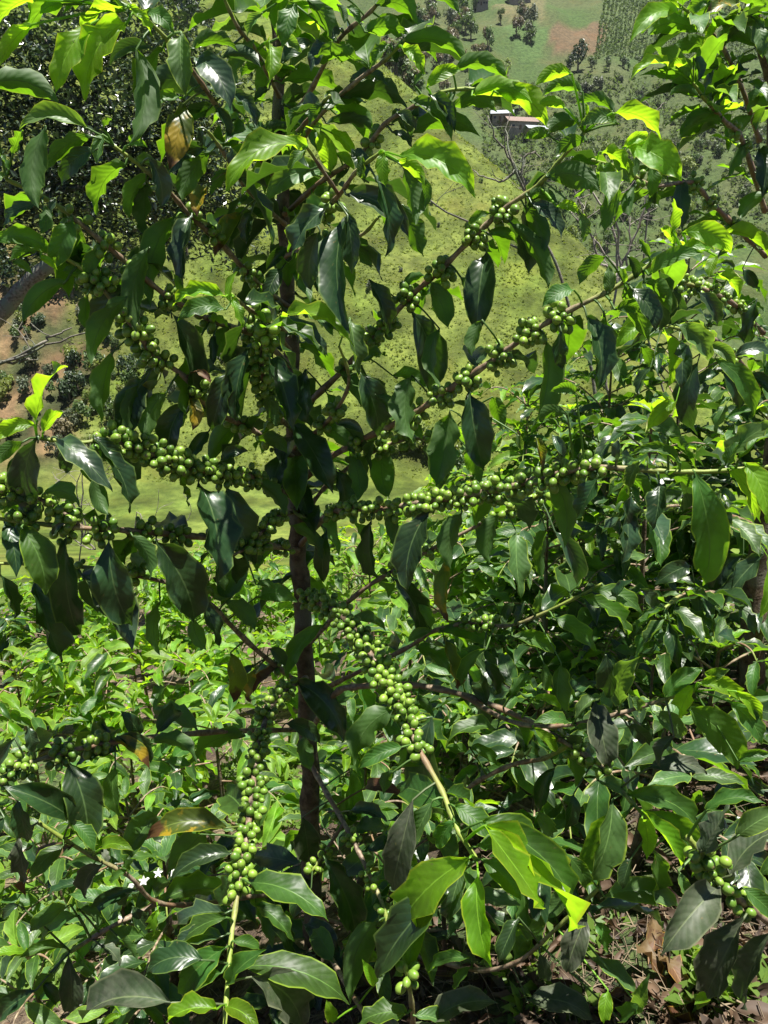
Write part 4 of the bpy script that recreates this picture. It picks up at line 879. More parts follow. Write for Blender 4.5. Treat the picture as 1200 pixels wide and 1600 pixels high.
ROOT = {}; STEMOBJ = {}; STEMPTS = {}
for key in ('A', 'R', 'S'):
    pts, r0, r1 = TRUNKS[key]
    W = [at(*p) for p in pts]
    foot = W[-1].copy(); foot.z = H(foot.x, foot.y)
    W = [w for w in W if w.z > foot.z + 0.03] + [foot - Vector((0, 0, 0.06))]
    root = tree_root(TREELABEL[key], foot); ROOT[key] = root
    S = spline(W, 5)
    for i, p in enumerate(S):
        p += Vector((math.sin(i * 1.1) + rng.uniform(-1, 1), rng.uniform(-1, 1), 0)) * 0.0022
    V, F, U = tube(S, r0, r1, 12, 0.14, 5, .75)
    mk('trunk', V, F, TRUNK, root, foot, [(0.15 if key != 'A' else (0.75 if (1 - u[0]) > 0.80 else 0.1), u[1]) for u in U])
    for nm, pts, a, b in STEMS[key]:
        Wp = spline([at(*p) for p in pts], 5)
        n = len(Wp)
        V, F, U = tube(Wp, a, b, 7, 0.32, 3)
        o = mk('branch', V, F, STEM, root, Wp[0], U)
        STEMOBJ[nm] = (o, key); STEMPTS[nm] = [(p, pix(p)) for p in Wp]

# --- berries
def nearest(nm, px, py):
    P = STEMPTS[nm]
    i = min(range(len(P)), key=lambda i: (P[i][1][0] - px) ** 2 + (P[i][1][1] - py) ** 2)
    a = P[max(0, i - 1)][0]; b = P[min(len(P) - 1, i + 1)][0]
    # refine between neighbours
    best = None
    for k in range(9):
        for (p, q_) in ((a, P[i][0]), (P[i][0], b)):
            w = p.lerp(q_, k / 8); x, y = pix(w); d = (x - px) ** 2 + (y - py) ** 2
            if best is None or d < best[0]: best = (d, w)
    return best[1], (b - a).normalized()
allb = {'A': [], 'R': [], 'S': []}
for nm, cl in BERRIES:
    key = STEMOBJ[nm][1]
    placed = []
    for (px, py, cnt) in cl:
        c, ax = nearest(nm, px, py)
        e1 = ax.orthogonal().normalized(); e2 = ax.cross(e1)
        got = 0
        for t in range(cnt * 26):
            if got >= max(4, cnt * 1.3): break
            r = rng.uniform(0.0052, 0.0067) if rng.random() > 0.1 else rng.uniform(0.0036, 0.0052)
            a = rng.uniform(0, 6.283); rad = rng.uniform(0.0085, 0.0105 + 0.011 * (t / (cnt * 26)))
            s = rng.gauss(0, 0.0058)
            dirv = e1 * math.cos(a) + e2 * math.sin(a)
            p = c + dirv * rad + ax * s + Vector((0, 0, -0.001))
            if all((p - q).length > (r + rq) * 0.93 for q, rq, _ in placed):
                placed.append((p, r, (dirv + ax * s * 30 + Vector((rng.uniform(-.4, .4), rng.uniform(-.4, .4), rng.uniform(-.4, .4)))).normalized())); got += 1
    for p, r, d in placed: allb[key].append((nm, p, r, d))
def berry_matrix(p, r, d):
    q = d.to_track_quat('Z', 'X').to_matrix().to_4x4()
    k_ = (p.x * 917.3 + p.z * 531.7) % 1.0
    return Matrix.Translation(p) @ q @ Matrix.Diagonal((r, r * (.9 + .12 * k_), r * (1.14 - .16 * k_), 1))
def place(name, me, parent, M, origin):
    o = bpy.data.objects.new(name, me); link(o, parent, origin)
    L = M.copy(); L.translation = M.translation - ORG[parent.name]
    o.matrix_basis = L
    return o
for key, L in allb.items():
    def vis(b):
        x, y = pix(b[1]); inside = -12 < x < 1212 and -12 < y < 1612
        return (0 if inside else 5) + depth(b[1])
    L.sort(key=vis)
    for nm, p, r, d in L[:300]:
        o = place('berry', BERRY_ME, STEMOBJ[nm][0], berry_matrix(p, r, d), p)
    if len(L) > 300:
        mb = MB()
        for nm, p, r, d in L[300:]:
            M = np.array(berry_matrix(p, r, d)); mb.add(BVa @ M[:3, :3].T + M[:3, 3], BF, BU)
        mb.build('berries', BERRY, ROOT[key], ORG[ROOT[key].name])['kind'] = 'stuff'

# --- traced leaves
allst = [(nm, p, q_) for nm, P in STEMPTS.items() for (p, q_) in P[2:]]
SX = np.array([s[2][0] for s in allst]); SY = np.array([s[2][1] for s in allst])
UPV = Vector((0, 0, 1))
leafcount = 0
for ox, oy, txt in LEAVES:
    for ent in txt.replace('\n', '').split(';'):
        a = ent.split()
        bx, by, tx, ty, w = [float(v) for v in a[:5]]; K = a[5]
        bx = ox + bx / 3; by = oy + by / 3; tx = ox + tx / 3; ty = oy + ty / 3; w = w / 3
        d2 = (SX - bx) ** 2 + (SY - by) ** 2
        i = int(np.argmin(d2)); nm, sp_, sq = allst[i]
        par, key = STEMOBJ[nm]
        k_ = 1.14 if by < 950 else 1.06
        tx = bx + (tx - bx) * k_; ty = by + (ty - by) * k_; w *= k_ * 0.94
        Lp = math.hypot(tx - bx, ty - by)
        rr = random.Random(leafcount * 13 + 1); leafcount += 1
        dp = depth(sp_); m_per_px = dp / FPX
        Yb = sp_.y - rr.uniform(0.0, 0.02) - 0.3 * math.sqrt(d2[i]) * m_per_px
        if K == 'Y': Yb -= .035 if by > 1150 else .012
        P0 = at(bx, by, Yb)
        out = rr.uniform(-0.50, 0.25) * Lp * m_per_px
        P1 = at(tx, ty, Yb + out)
        t = (P1 - P0).normalized(); Mid = P0.lerp(P1, 0.5); view = (CAM - Mid).normalized()
        n0 = (view - t * view.dot(t)).normalized()
        L3 = (P1 - P0).length
        wapp = w * m_per_px; wt = max(wapp * 1.08, 0.31 * L3); wt = min(wt, 0.48 * L3)
        roll = max(math.acos(max(0.30, min(1.0, wapp / wt))), rr.uniform(0.1, 0.6))
        vert = abs(t.z)
        if K in 'GDSL' or (K in 'OW' and rr.random() < .6): n = n0
        elif K == 'B': n = -n0
        else: n = n0 if (n0.z > -0.15) else -n0
        if K == 'D' and by < 330 and vert < 0.5: n = -n0
        cand = [Matrix.Rotation(roll * sgn, 3, t) @ n for sgn in (-1, 1)]
        N = max(cand, key=lambda q_: q_.z + rr.uniform(-0.2, 0.2))
        horiz = 1 - vert
        arch = rr.uniform(0.08, 0.14) + 0.16 * horiz
        ad = (UPV - t * UPV.dot(t)); ad = ad.normalized() if ad.length > 0.2 else N
        ad = (ad * (0.35 + horiz) + N * 0.5 + t.cross(N) * rr.uniform(-.9, .9) * vert).normalized()
        arch += 0.05 * vert
        V, F, U = leaf_geo(P0, P1, N, wt, arch, ad, fold=rr.uniform(0.2, 0.75), wave=rr.uniform(0.12, 0.30) * (1.25 if K in 'MYLG' else 1), seed=leafcount, twist=rr.uniform(-.7, .7), bite=rr.random() < 0.35)
        # stalk back to the branch
        C = P0 + (P0 - sp_).normalized() * 0.0 - (P1 - P0).normalized() * 0.006
        pv, pf, pu = tube([sp_, sp_.lerp(P0, 0.5) + Vector((0, 0, 0.002)), P0, P0.lerp(P1, 0.06) + N * 0.001], 0.0016, 0.0011, 4)
        k = len(V)
        V = V + pv; F = F + [tuple(j + k for j in f) for f in pf]; U = U + [(0.02, 0.5)] * len(pu)
        mk('leaf', V, F, LM[K], par, P0, U)
print('traced leaves', leafcount, 'berries', {k: len(v) for k, v in allb.items()})

# --- leaves crowding the trunk and the inner branches, small and shaded, as one mass beyond the traced ones
fr = random.Random(404); FM = {}
BX = np.array([c[0] for _, cl in BERRIES for c in cl]); BY = np.array([c[1] for _, cl in BERRIES for c in cl])
def filler(p, d, L, K, up):
    P1 = p + d.normalized() * L; t = d.normalized(); N = (up - t * up.dot(t))
    if N.length < .1: N = t.orthogonal()
    N.normalize(); P0 = p + t * .012
    for f_ in (.25, .5, .75, 1.0):
        q_ = pix(p.lerp(P1, f_))
        if t.y < .15 and np.min((BX - q_[0]) ** 2 + (BY - q_[1]) ** 2) < 26 ** 2: return
    V, F, U = leaf_geo(P0, P1, N, L * fr.uniform(.34, .42), .12, (UPV - t * t.z).normalized() if abs(t.z) < .95 else N, fr.uniform(.2, .7), fr.uniform(.1, .28), 14, 4, fr.randrange(9999), twist=fr.uniform(-.3, .3))
    pv, pf, pu = tube([p, P0, P0.lerp(P1, .06)], .0015, .001, 4); k = len(V)
    mb = FM.setdefault(K, MB()); mb.add(V + pv, F + [tuple(j + k for j in f) for f in pf], U + [(.02, .5)] * len(pu))
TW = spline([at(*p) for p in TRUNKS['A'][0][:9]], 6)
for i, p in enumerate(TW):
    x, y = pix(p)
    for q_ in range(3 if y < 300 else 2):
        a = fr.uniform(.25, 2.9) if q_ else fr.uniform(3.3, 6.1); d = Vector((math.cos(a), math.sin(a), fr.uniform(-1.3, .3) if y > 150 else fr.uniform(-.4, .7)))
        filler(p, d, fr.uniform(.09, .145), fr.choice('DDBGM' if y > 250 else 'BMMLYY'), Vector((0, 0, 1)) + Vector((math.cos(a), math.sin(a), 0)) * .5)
for nm, P in STEMPTS.items():
    if STEMOBJ[nm][1] != 'A': continue
    for i in range(3, len(P) - 2, 3):
        p, (x, y) = P[i]
        for q_ in range(1 if fr.random() < .7 else 0):
            ax = (P[i + 1][0] - P[i - 1][0]).normalized(); sd = ax.cross(UPV).normalized() * fr.choice((-1, 1))
            d = sd * fr.uniform(.2, .8) + ax * fr.uniform(0, .7) + Vector((0, 0, fr.uniform(-1.4, -.1) if y > 250 else fr.uniform(-.6, .4)))
            if q_ == 0 or y < 420: d.y = abs(d.y) + .35
            elif fr.random() < .5: continue
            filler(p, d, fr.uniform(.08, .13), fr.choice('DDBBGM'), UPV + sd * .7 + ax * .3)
FMA = FM; FM = {}
for nm, P in STEMPTS.items():
    if STEMOBJ[nm][1] != 'R': continue
    for i in range(2, len(P) - 1, 1):
        p, (x, y) = P[i]
        for sg in (-1, 1):
            if fr.random() < .35: continue
            ax = (P[i + 1][0] - P[i - 1][0]).normalized(); sd = ax.cross(UPV).normalized() * sg
            d = sd * fr.uniform(.4, 1) + ax * fr.uniform(.2, .8) + Vector((0, 0, fr.uniform(-.9, .35)))
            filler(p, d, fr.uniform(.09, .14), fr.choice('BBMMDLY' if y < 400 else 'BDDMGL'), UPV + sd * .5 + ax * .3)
FMR = FM
for FM, key in ((FMA, 'A'), (FMR, 'R')):
  ks = list(FM); big = MB()
  for j, K in enumerate(ks):
    m_ = FM[K]; big.add(np.concatenate(m_.V), m_.F, np.concatenate(m_.U), j)
  big.build('foliage', [LM[K] for K in ks], ROOT[key], ORG[ROOT[key].name])['kind'] = 'stuff'

# ------------------------------------------------------------------ other coffee bushes round the tree
SHAPES = {}
def shape(kind, i):
    if (kind, i) not in SHAPES:
        r = random.Random(900 + i)
        V, F, U = leaf_geo((0, 0, 0), (.12, 0, -.12 * r.uniform(-.05, .22)), Vector((0, 0, 1)), .12 * r.uniform(.34, .42), r.uniform(.07, .24), Vector((0, 0, 1)), r.uniform(.2, .7), r.uniform(.1, .28), 9, 4, 40 + i, twist=r.uniform(-.3, .3))
        pv, pf, pu = tube([Vector((-.012, 0, -.0018)), Vector((0, 0, 0)), Vector((.0072, 0, .0014))], .0014, .001, 4)
        k = len(V); V = V + pv; F = F + [tuple(j + k for j in f) for f in pf]; U = U + [(0.02, .5)] * len(pu)
        SHAPES[(kind, i)] = (mesh_data('leaf', V, F, LM[kind], U), np.array(V), F, U)
    return SHAPES[(kind, i)]
KORDER = list(LM.keys())
def bush(label, group, x, y, h, spread, seed, kinds, tips, single=True, step=.047, leafL=.12, nbr=None, low=0.12, berries=0, name='coffee_tree', cat='coffee tree', stemr=.012, every=.068, rise=.55, maxleaf=290, loff=0.3):
    r = random.Random(seed); z0 = H(x, y); base = Vector((x, y, z0))
    root = tag(empty(name, base), label, cat, group)
    lean = Vector((r.uniform(-.08, .08), r.uniform(-.08, .08), 0))
    S = spline([base - Vector((0, 0, .05)), base + lean * h * .4 + Vector((0, 0, h * .35)), base + lean * h * .8 + Vector((0, 0, h * .7)), base + lean * h + Vector((0, 0, h))], 5)
    V, F, U = tube(S, stemr, .003, 7, .12, 3); mk('trunk', V, F, TRUNK, root, base, U)
    leaves = []; bers = []
    def stem_at(f):
        k = f * (len(S) - 1); i = min(len(S) - 2, int(k)); return S[i].lerp(S[i + 1], k - i)
    az = r.uniform(0, 6.28); z = low * h
    def leaf(par, p, d, up, L, kind):
        X = d.normalized(); Z = (up - X * up.dot(X)).normalized(); Yv = Z.cross(X)
        M = Matrix((X, Yv, Z)).transposed().to_4x4() @ Matrix.Diagonal((L / .12, L / .12, L / .12, 1)); M.translation = p
        leaves.append((par, M, kind, r.randrange(6)))
    while z < h * .97:
        f = z / h
        for s in (0, math.pi):
            a = az + s + r.uniform(-.25, .25)
            Lb = spread * (1.0 - .80 * f ** 1.3) * r.uniform(.75, 1.15) + .03
            hd = Vector((math.cos(a), math.sin(a), 0)); p0 = stem_at(f)
            up0 = rise * r.uniform(.5, 1.2) * (0.35 + f)
            p1 = p0 + hd * Lb * .45 + Vector((0, 0, Lb * up0 * .5)); p2 = p0 + hd * Lb * .8 + Vector((0, 0, Lb * up0 * .55)); p3 = p0 + hd * Lb + Vector((0, 0, Lb * (up0 * .5 - .12)))
            B = spline([p0, p1, p2, p3], 4)
            V, F, U = tube(B, .0034, .0016, 5); br = mk('branch', V, F, STEM, root, p0, U)
            n = max(1, int(Lb * (1 - loff) / step)); side = Vector((-hd.y, hd.x, 0))
            for i in range(n + 1):
                t = loff + (1 - loff) * i / max(1, n) if n else 1; k = t * (len(B) - 1); j = min(len(B) - 2, int(k)); p = B[j].lerp(B[j + 1], k - j)
                ax = (B[j + 1] - B[j]).normalized(); last = i >= n
                for sg in (-1, 1):
                    d = side * sg * r.uniform(.6, 1) + ax * r.uniform(.3, .9) + Vector((0, 0, r.uniform(-.75, .15) + (.55 if last else 0) + (.25 * f)))
                    up = Vector((0, 0, 1)) + ax * .3 + Vector((r.uniform(-.5, .5), r.uniform(-.5, .5), 0))
                    kd = r.choice(tips) if (last or t > .85 and r.random() < .5) else r.choice(kinds)
                    leaf(br, p, d, up, leafL * r.uniform(.75, 1.2) * (.65 if last else 1), kd)
                if berries and not last and r.random() < berries and t < .8:
                    for q_ in range(r.randrange(5, 10)):
                        dv = Vector((r.gauss(0, 1), r.gauss(0, 1), r.gauss(0, 1))).normalized()
                        bers.append((br, p + dv * .012 + ax * r.uniform(-.012, .012), r.uniform(.0055, .0075), dv))
        az += math.pi / 2 + r.uniform(-.2, .2); z += every * r.uniform(.8, 1.2)
    tp = S[-1]
    for i in range(5):
        a = az + i * 2.4; leaf(root, tp, Vector((math.cos(a), math.sin(a), r.uniform(.1, .9))), Vector((0, 0, 1)), leafL * .7, r.choice(tips))
    def score(M):
        p = M.translation; d = depth(p)
        if d < .2: return 99
        X, Y = pix(p); return d + (0 if -30 < X < 1230 and -30 < Y < 1630 else 50)
    leaves.sort(key=lambda q_: score(q_[1]))
    ns = maxleaf if single else 0
    for par, M, kd, i in leaves[:ns]: place('leaf', shape(kd, i)[0], par, M, M.translation)
    rest = leaves[ns:]
    if rest:
        Vs = []; Fs = []; Us = []; mi = []; k = 0; used = []
        for par, M, kd, i in rest:
            me, V, F, U = shape(kd, i); Mn = np.array(M)
            if kd not in used: used.append(kd)
            Vs.append(V @ Mn[:3, :3].T + Mn[:3, 3]); Fs += [tuple(j + k for j in f) for f in F]; Us += U; mi += [used.index(kd)] * len(F); k += len(V)
        mk('foliage', np.concatenate(Vs), Fs, [LM[q_] for q_ in used], root, base, Us, True, mi)['kind'] = 'stuff'
    if bers:
        bers.sort(key=lambda b: depth(b[1]))
        mb = MB()
        for j, (br, p, rad, dv) in enumerate(bers):
            if j < 60 and depth(p) < 3.2: place('berry', BERRY_ME, br, berry_matrix(p, rad, dv), p)
            else:
                M = np.array(berry_matrix(p, rad, dv)); mb.add(BVa @ M[:3, :3].T + M[:3, 3], BF, BU)
        if mb.n: mb.build('berries', BERRY, root, base)['kind'] = 'stuff'
    return root
def bush_at(label, group, px, top, Y, spread, seed, kinds, tips, **kw):
    d = ray(px, top); x = d.x * Y / d.y; zt = CAMZ + d.z * Y / d.y
    return bush(label, group, x, Y, max(.35, zt - H(x, Y)), spread, seed, kinds, tips, **kw)
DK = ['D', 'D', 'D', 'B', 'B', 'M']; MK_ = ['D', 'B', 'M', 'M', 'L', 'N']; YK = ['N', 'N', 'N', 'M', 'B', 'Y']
grp = 'coffee trees behind the front tree'
bush_at('coffee tree right of the front trunk, its leafy top below the berry branch', grp, 700, 850, 2.5, .50, 11, MK_, ['Y', 'L', 'M'], berries=.12)
bush_at('coffee tree behind the end of the long berry branch, small pale leaves', grp, 830, 625, 2.9, .62, 12, MK_, ['Y', 'L', 'M'], berries=.2)
bush_at('dense coffee tree with green berries left of the dark thick trunk', grp, 985, 545, 2.7, .66, 13, DK, ['Y', 'L', 'M'], berries=.25)
bush_at('tall dark coffee tree crowding behind the right edge tree', grp, 1130, 400, 2.8, .70, 14, DK, ['Y', 'M', 'B'], berries=.2)
bush_at('coffee tree at the right border behind the thick trunk', grp, 1260, 480, 2.5, .62, 15, DK, ['M', 'L', 'Y'], berries=.1)
bush_at('farther coffee tree between the two berry branches at right', grp, 900, 640, 4.0, .75, 16, MK_, ['Y', 'L', 'Y'], berries=.1)
bush_at('farther coffee tree peeping over the lower berry branch near the centre', grp, 740, 745, 4.0, .72, 17, YK, ['Y', 'L'], berries=.05)
bush_at('bright coffee bush behind the front trunk below the berry branch', grp, 590, 850, 3.6, .66, 18, YK, ['Y', 'Y', 'L'])
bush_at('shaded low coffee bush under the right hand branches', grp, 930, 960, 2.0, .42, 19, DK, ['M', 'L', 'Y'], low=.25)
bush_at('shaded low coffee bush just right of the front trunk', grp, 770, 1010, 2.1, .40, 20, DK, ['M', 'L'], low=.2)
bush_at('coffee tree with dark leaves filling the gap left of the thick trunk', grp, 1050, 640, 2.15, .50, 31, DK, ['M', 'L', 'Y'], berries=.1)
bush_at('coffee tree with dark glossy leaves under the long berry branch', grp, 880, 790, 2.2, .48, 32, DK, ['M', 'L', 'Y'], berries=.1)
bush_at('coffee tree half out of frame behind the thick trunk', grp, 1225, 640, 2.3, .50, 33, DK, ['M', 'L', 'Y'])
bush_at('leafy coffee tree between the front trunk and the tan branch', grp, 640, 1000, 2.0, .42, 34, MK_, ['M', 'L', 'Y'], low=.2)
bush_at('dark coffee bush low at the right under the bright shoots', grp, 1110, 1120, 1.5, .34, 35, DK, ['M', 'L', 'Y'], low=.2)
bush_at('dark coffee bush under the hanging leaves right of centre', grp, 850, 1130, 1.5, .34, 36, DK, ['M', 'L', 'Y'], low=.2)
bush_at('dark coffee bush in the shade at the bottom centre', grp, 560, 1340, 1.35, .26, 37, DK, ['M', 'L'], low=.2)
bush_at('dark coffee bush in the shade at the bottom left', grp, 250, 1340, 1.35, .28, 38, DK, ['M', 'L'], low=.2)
grp = 'young coffee bushes on the lower slope'
rowdef = [  # px, top, Y, spread, label
 (30, 1050, 2.9, .50, 'bright young coffee bush at the left border, front row'),
 (150, 1015, 3.1, .55, 'bright round young coffee bush, second from the left in the front row'),
 (285, 1030, 3.0, .52, 'bright young coffee bush, third from the left in the front row'),
 (400, 1010, 3.2, .50, 'bright young coffee bush left of the trunk, front row'),
 (-10, 965, 4.4, .55, 'dark young coffee bush at the left border, second row'),
 (95, 925, 4.6, .62, 'young coffee bush with yellowing leaves, second row'),
 (215, 905, 4.7, .62, 'sunlit young coffee bush behind the hanging leaves, second row'),
 (335, 895, 4.6, .60, 'sunlit young coffee bush, second row beside the trunk'),
 (450, 905, 4.7, .60, 'sunlit young coffee bush right behind the trunk, second row'),
 (540, 890, 5.0, .60, 'sunlit young coffee bush right of the trunk, second row'),
 (60, 900, 6.6, .8, 'far young coffee bush at the left, third row'),
 (190, 875, 6.6, .8, 'far young coffee bush under the meadow, third row'),
 (320, 868, 6.8, .8, 'far young coffee bush left of the trunk, third row'),
 (430, 865, 6.8, .8, 'far young coffee bush touching the trunk, third row'),
 (560, 840, 7.0, .8, 'far young coffee bush right of the trunk, third row'),
 (660, 800, 7.2, .8, 'far young coffee bush below the middle berry branch, third row'),
]
for i, (px, top, Y, sp_, lab) in enumerate(rowdef):
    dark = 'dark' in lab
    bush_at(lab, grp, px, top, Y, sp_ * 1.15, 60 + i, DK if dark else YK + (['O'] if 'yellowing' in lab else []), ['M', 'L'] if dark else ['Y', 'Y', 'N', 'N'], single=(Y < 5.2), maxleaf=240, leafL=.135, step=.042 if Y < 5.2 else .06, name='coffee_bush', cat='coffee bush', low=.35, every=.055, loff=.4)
# low seedlings near the lower left and lower right
grp = 'coffee trees behind the front tree'
bush_at('leafy coffee bush between the low left branch and the trunk', grp, 345, 1130, 2.1, .42, 51, MK_ + ['N'], ['Y', 'L', 'N'], low=.15)
bush_at('leafy coffee bush under the left berry branch', grp, 190, 1165, 2.15, .42, 52, MK_ + ['N'], ['Y', 'L', 'N'], low=.15)
bush_at('leafy coffee bush low at the left border', grp, 40, 1185, 2.1, .40, 53, MK_ + ['N'], ['Y', 'L', 'N'], low=.15)
bush_at('shaded coffee bush in the lower right corner behind the dusty leaves', grp, 980, 1390, 1.2, .24, 54, DK, ['M', 'L'], low=.2)
grp = 'low coffee seedlings on the soil'
for i, (px, top, Y, sp_, lab) in enumerate([
 (215, 1235, 1.75, .26, 'low leafy coffee seedling under the left berry branch'),
 (90, 1290, 1.75, .26, 'low leafy coffee seedling at the left border'),
 (330, 1290, 1.55, .22, 'low leafy coffee seedling beside the hanging berry branch'),
 (560, 1220, 1.75, .24, 'low coffee seedling behind the front trunk foot'),
 (720, 1170, 1.75, .26, 'low coffee seedling under the tan branch at the centre'),
 (860, 1250, 1.45, .24, 'low coffee seedling under the right hanging leaves'),
 (1010, 1200, 1.6, .24, 'low coffee seedling in shade near the thick trunk'),
 (700, 1460, 1.05, .16, 'small coffee seedling at the bottom centre on dark soil'),
 (200, 1480, 1.3, .20, 'small coffee seedling at the bottom left'),
 (60, 1520, 1.2, .18, 'small coffee seedling in the lower left corner')]):
    bush_at(lab, grp, px, top, Y, sp_, 90 + i, MK_, ['Y', 'L', 'M'], leafL=.10, step=.06, name='coffee_seedling', cat='seedling', stemr=.005, every=.09, maxleaf=110)

# ------------------------------------------------------------------ weeds, litter, straw on the ground
def ghit(px, py, y1=16.0):
    d = ray(px, py); ys_ = np.linspace(.3, y1, 700); s = ys_ / d.y; z = CAMZ + s * d.z; hh_ = near_h(s * d.x, ys_)
    k = np.where(hh_ > z)[0]
    if not len(k): return None
    i = k[0]; return Vector((float(s[i] * d.x), float(ys_[i]), float(hh_[i])))
WEED = foliage_mat('weed_leaf', (0.09, 0.17, 0.025), (0.17, 0.27, 0.05), (0.30, 0.48, 0.04), 0.5, 0.4)
rw = random.Random(77); mb = MB()
def weed(p, n, L, W, mbx):
    for i in range(n):
        a = rw.uniform(0, 6.28); el = rw.uniform(.2, 1.2); d = Vector((math.cos(a) * math.cos(el), math.sin(a) * math.cos(el), math.sin(el)))
        s = Vector((-math.sin(a), math.cos(a), 0)); l = L * rw.uniform(.6, 1.3); w = W * rw.uniform(.7, 1.3)
        b = p + Vector((rw.uniform(-1, 1), rw.uniform(-1, 1), 0)) * L * .3 + Vector((0, 0, rw.uniform(0, L * .5)))
        m_ = b + d * l * .5; e = b + d * l + Vector((0, 0, -l * rw.uniform(.1, .5)))
        mbx.add([tuple(b), tuple(m_ + s * w), tuple(e), tuple(m_ - s * w)], [(0, 1, 2, 3)])
patches = [((960, 1130, 930, 1060), 420, 9, .045, .006), ((0, 110, 1400, 1560), 130, 10, .055, .005), ((880, 960, 1000, 1120), 120, 9, .04, .006), ((350, 470, 1180, 1300), 120, 9, .04, .006),
           ((1060, 1200, 1520, 1600), 26, 7, .045, .009), ((760, 960, 1440, 1600), 22, 7, .035, .008), ((480, 620, 1180, 1260), 120, 9, .04, .006), ((0, 300, 1150, 1400), 200, 9, .05, .006), ((600, 1200, 860, 1000), 320, 9, .06, .008)]
for (x0, x1, y0, y1), n, k, L, W in patches:
    for i in range(n):
        p = ghit(rw.uniform(x0, x1), rw.uniform(y0, y1))
        if p is not None: weed(p, k, L * (1 + .1 * p.y), W * (1 + .1 * p.y), mb)
tag(mb.build('weeds', WEED, None, (0, 0, 0), False), 'bright green low weeds sprouting in patches from the soil', 'weeds', None, 'stuff')
LIT = foliage_mat('dead_leaf', (0.030, 0.019, 0.012), (0.14, 0.088, 0.05), (0.16, 0.08, 0.03), 0.65, 0.15)
STRAW = foliage_mat('straw', (0.10, 0.07, 0.042), (0.27, 0.21, 0.13), (0.2, 0.15, 0.08), 0.7, 0.1)
def dead_leaf(mbx, p, L, r, m=0):
    a = r.uniform(0, 6.28); t = Vector((math.cos(a), math.sin(a), r.uniform(-.25, .35))).normalized()
    n = (Vector((r.gauss(0, .45), r.gauss(0, .45), 1))).normalized()
    V, F, U = leaf_geo(p - t * L * .5, p + t * L * .5, n, L * r.uniform(.3, .45), r.uniform(-.35, .4), None, r.uniform(.2, 1.3), .5, 7, 4, r.randrange(9999), twist=r.uniform(-1.8, 1.8))
    mbx.add(V, F, U, m)
mb = MB(); ms = MB()
for i in range(2200):
    px = rw.uniform(-60, 1260); py = rw.uniform(1000, 1700)
    if i % 2: px = rw.uniform(480, 1260)
    p = ghit(px, py)
    if p is None or p.y > 5: continue
    dead_leaf(mb, p + Vector((0, 0, rw.uniform(.002, .022))), rw.uniform(.025, .07), rw)
tag(mb.build('leaf_litter', LIT, None, (0, 0, 0)), 'brown withered leaf litter lying over the dark soil', 'leaf litter', None, 'stuff')
for i in range(2600):
    p = ghit(rw.uniform(-60, 1260), rw.uniform(1000, 1700))
    if p is None or p.y > 5: continue
    a = rw.uniform(0, 6.28); L = rw.uniform(.03, .13); d = Vector((math.cos(a), math.sin(a), rw.uniform(-.2, .3))); q0 = p + Vector((0, 0, rw.uniform(.004, .02)))
    V, F, U = tube([q0 - d * L * .5, q0 + Vector((0, 0, rw.uniform(-.01, .01))), q0 + d * L * .5], rw.uniform(.0006, .0018), .0005, 3); ms.add(V, F, U)
tag(ms.build('straw', STRAW, None, (0, 0, 0)), 'thin dry straw and twig bits strewn over the soil', 'straw', None, 'stuff')
# larger fallen leaves one can point at
for i, (px, py) in enumerate([(640, 1535), (668, 1528), (612, 1552), (1018, 1535), (1045, 1550), (985, 1560), (1092, 1035), (1125, 1025), (1060, 1045), (1010, 1500), (655, 1350), (590, 1570), (1080, 1585), (700, 1545)]):
    p = ghit(px, py)
    if p is None: continue
    mb = MB(); dead_leaf(mb, p + Vector((0, 0, .022)), rw.uniform(.065, .10), rw)
    tag(mb.build('fallen_leaf', LM['W'], None, p), ('curled brown fallen leaf on the mulch beside the thick trunk' if py < 1100 else ('curled brown fallen leaf on the soil at the lower right' if px > 900 else 'curled brown fallen leaf on the dark soil at the bottom centre')), 'fallen leaf', 'fallen leaves on the soil')
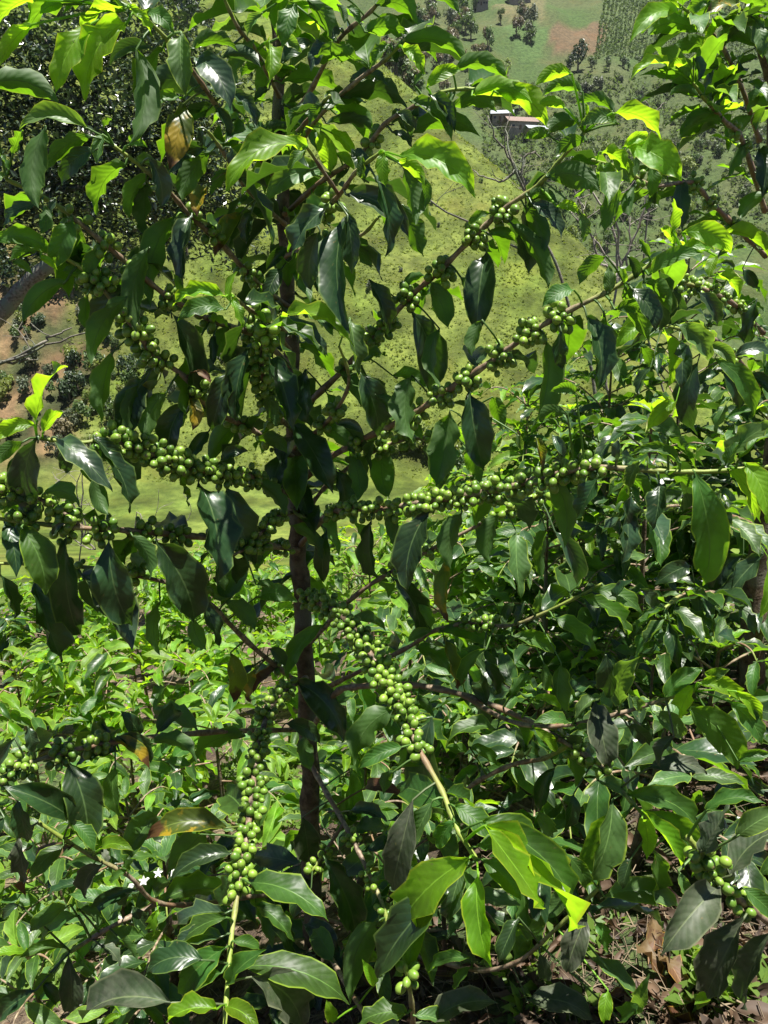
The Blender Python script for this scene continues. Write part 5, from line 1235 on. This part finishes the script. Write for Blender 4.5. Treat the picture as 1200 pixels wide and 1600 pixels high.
# slender weed with lance leaves at the lower right
wp = ghit(1112, 1560); root = tag(empty('weed', wp), 'slender weed with pale lance shaped leaves before the dusty leaves', 'weed')
tp_ = at(1123, 1515, wp.y - .04)
V, F, U = tube(spline([wp - Vector((0, 0, .01)), wp.lerp(tp_, .5) + Vector((.005, 0, 0)), tp_], 4), .0014, .0009, 5); mk('stem', V, F, WEED, root, wp, U)
for (a, b, c, d_) in ((1123, 1527, 1080, 1496), (1122, 1515, 1168, 1484), (1112, 1552, 1136, 1552), (1112, 1550, 1140, 1560), (1110, 1558, 1085, 1570)):
    P0 = at(a, b, wp.y - .03); P1 = at(c, d_, wp.y - .06)
    V, F, U = leaf_geo(P0, P1, Vector((0, -.3, 1)).normalized(), (P1 - P0).length * .27, .12, Vector((0, 0, 1)), .3, .03, 11, 4, a)
    mk('leaf', V, F, LM['Y'], root, P0, U)
# white star flowers on the low left stem
PET = simple_mat('white_petal', (0.72, 0.72, 0.66), (0.85, 0.85, 0.80), 40.0, 0.5, 0.1, 0.001)
for nm, px, py in FLOWERS:
    o, key = STEMOBJ[nm]; c, ax = nearest(nm, px, py); c = at(px, py, c.y - .012)
    mb = MB(); f = (CAM - c).normalized(); e1 = f.orthogonal().normalized(); e2 = f.cross(e1)
    for k in range(5):
        a = 6.283 * k / 5; d = (e1 * math.cos(a) + e2 * math.sin(a) + f * .25).normalized()
        V, F, U = leaf_geo(c, c + d * .0075, f, .0030, -.1, None, .2, .02, 6, 2, k); mb.add(V, F, U)
    mb.build('flower', PET, o, c)

# ------------------------------------------------------------------ the air between here and the far hill
hm = bpy.data.materials.new('hazy_air'); hm.use_nodes = True; hm.node_tree.nodes.clear()
ho = hm.node_tree.nodes.new('ShaderNodeOutputMaterial'); hv = hm.node_tree.nodes.new('ShaderNodeVolumePrincipled')
hv.inputs['Color'].default_value = (0.86, 0.91, 1.0, 1); hv.inputs['Density'].default_value = 0.00005; hv.inputs['Anisotropy'].default_value = 0.3
hm.node_tree.links.new(hv.outputs[0], ho.inputs['Volume'])
ztop = float(Zt.max()) + 30; zb = float(Zt.min()) - 4
mb = MB(); box(mb, (0, 440, (ztop + zb) / 2), (2200, 960, ztop - zb)); hz_ = mb.build('haze', hm, None, (0, 0, 0), False); hz_['kind'] = 'stuff'; hz_['label'] = 'pale sunlit haze in the air over the valley'
SC.cycles.volume_bounces = 0
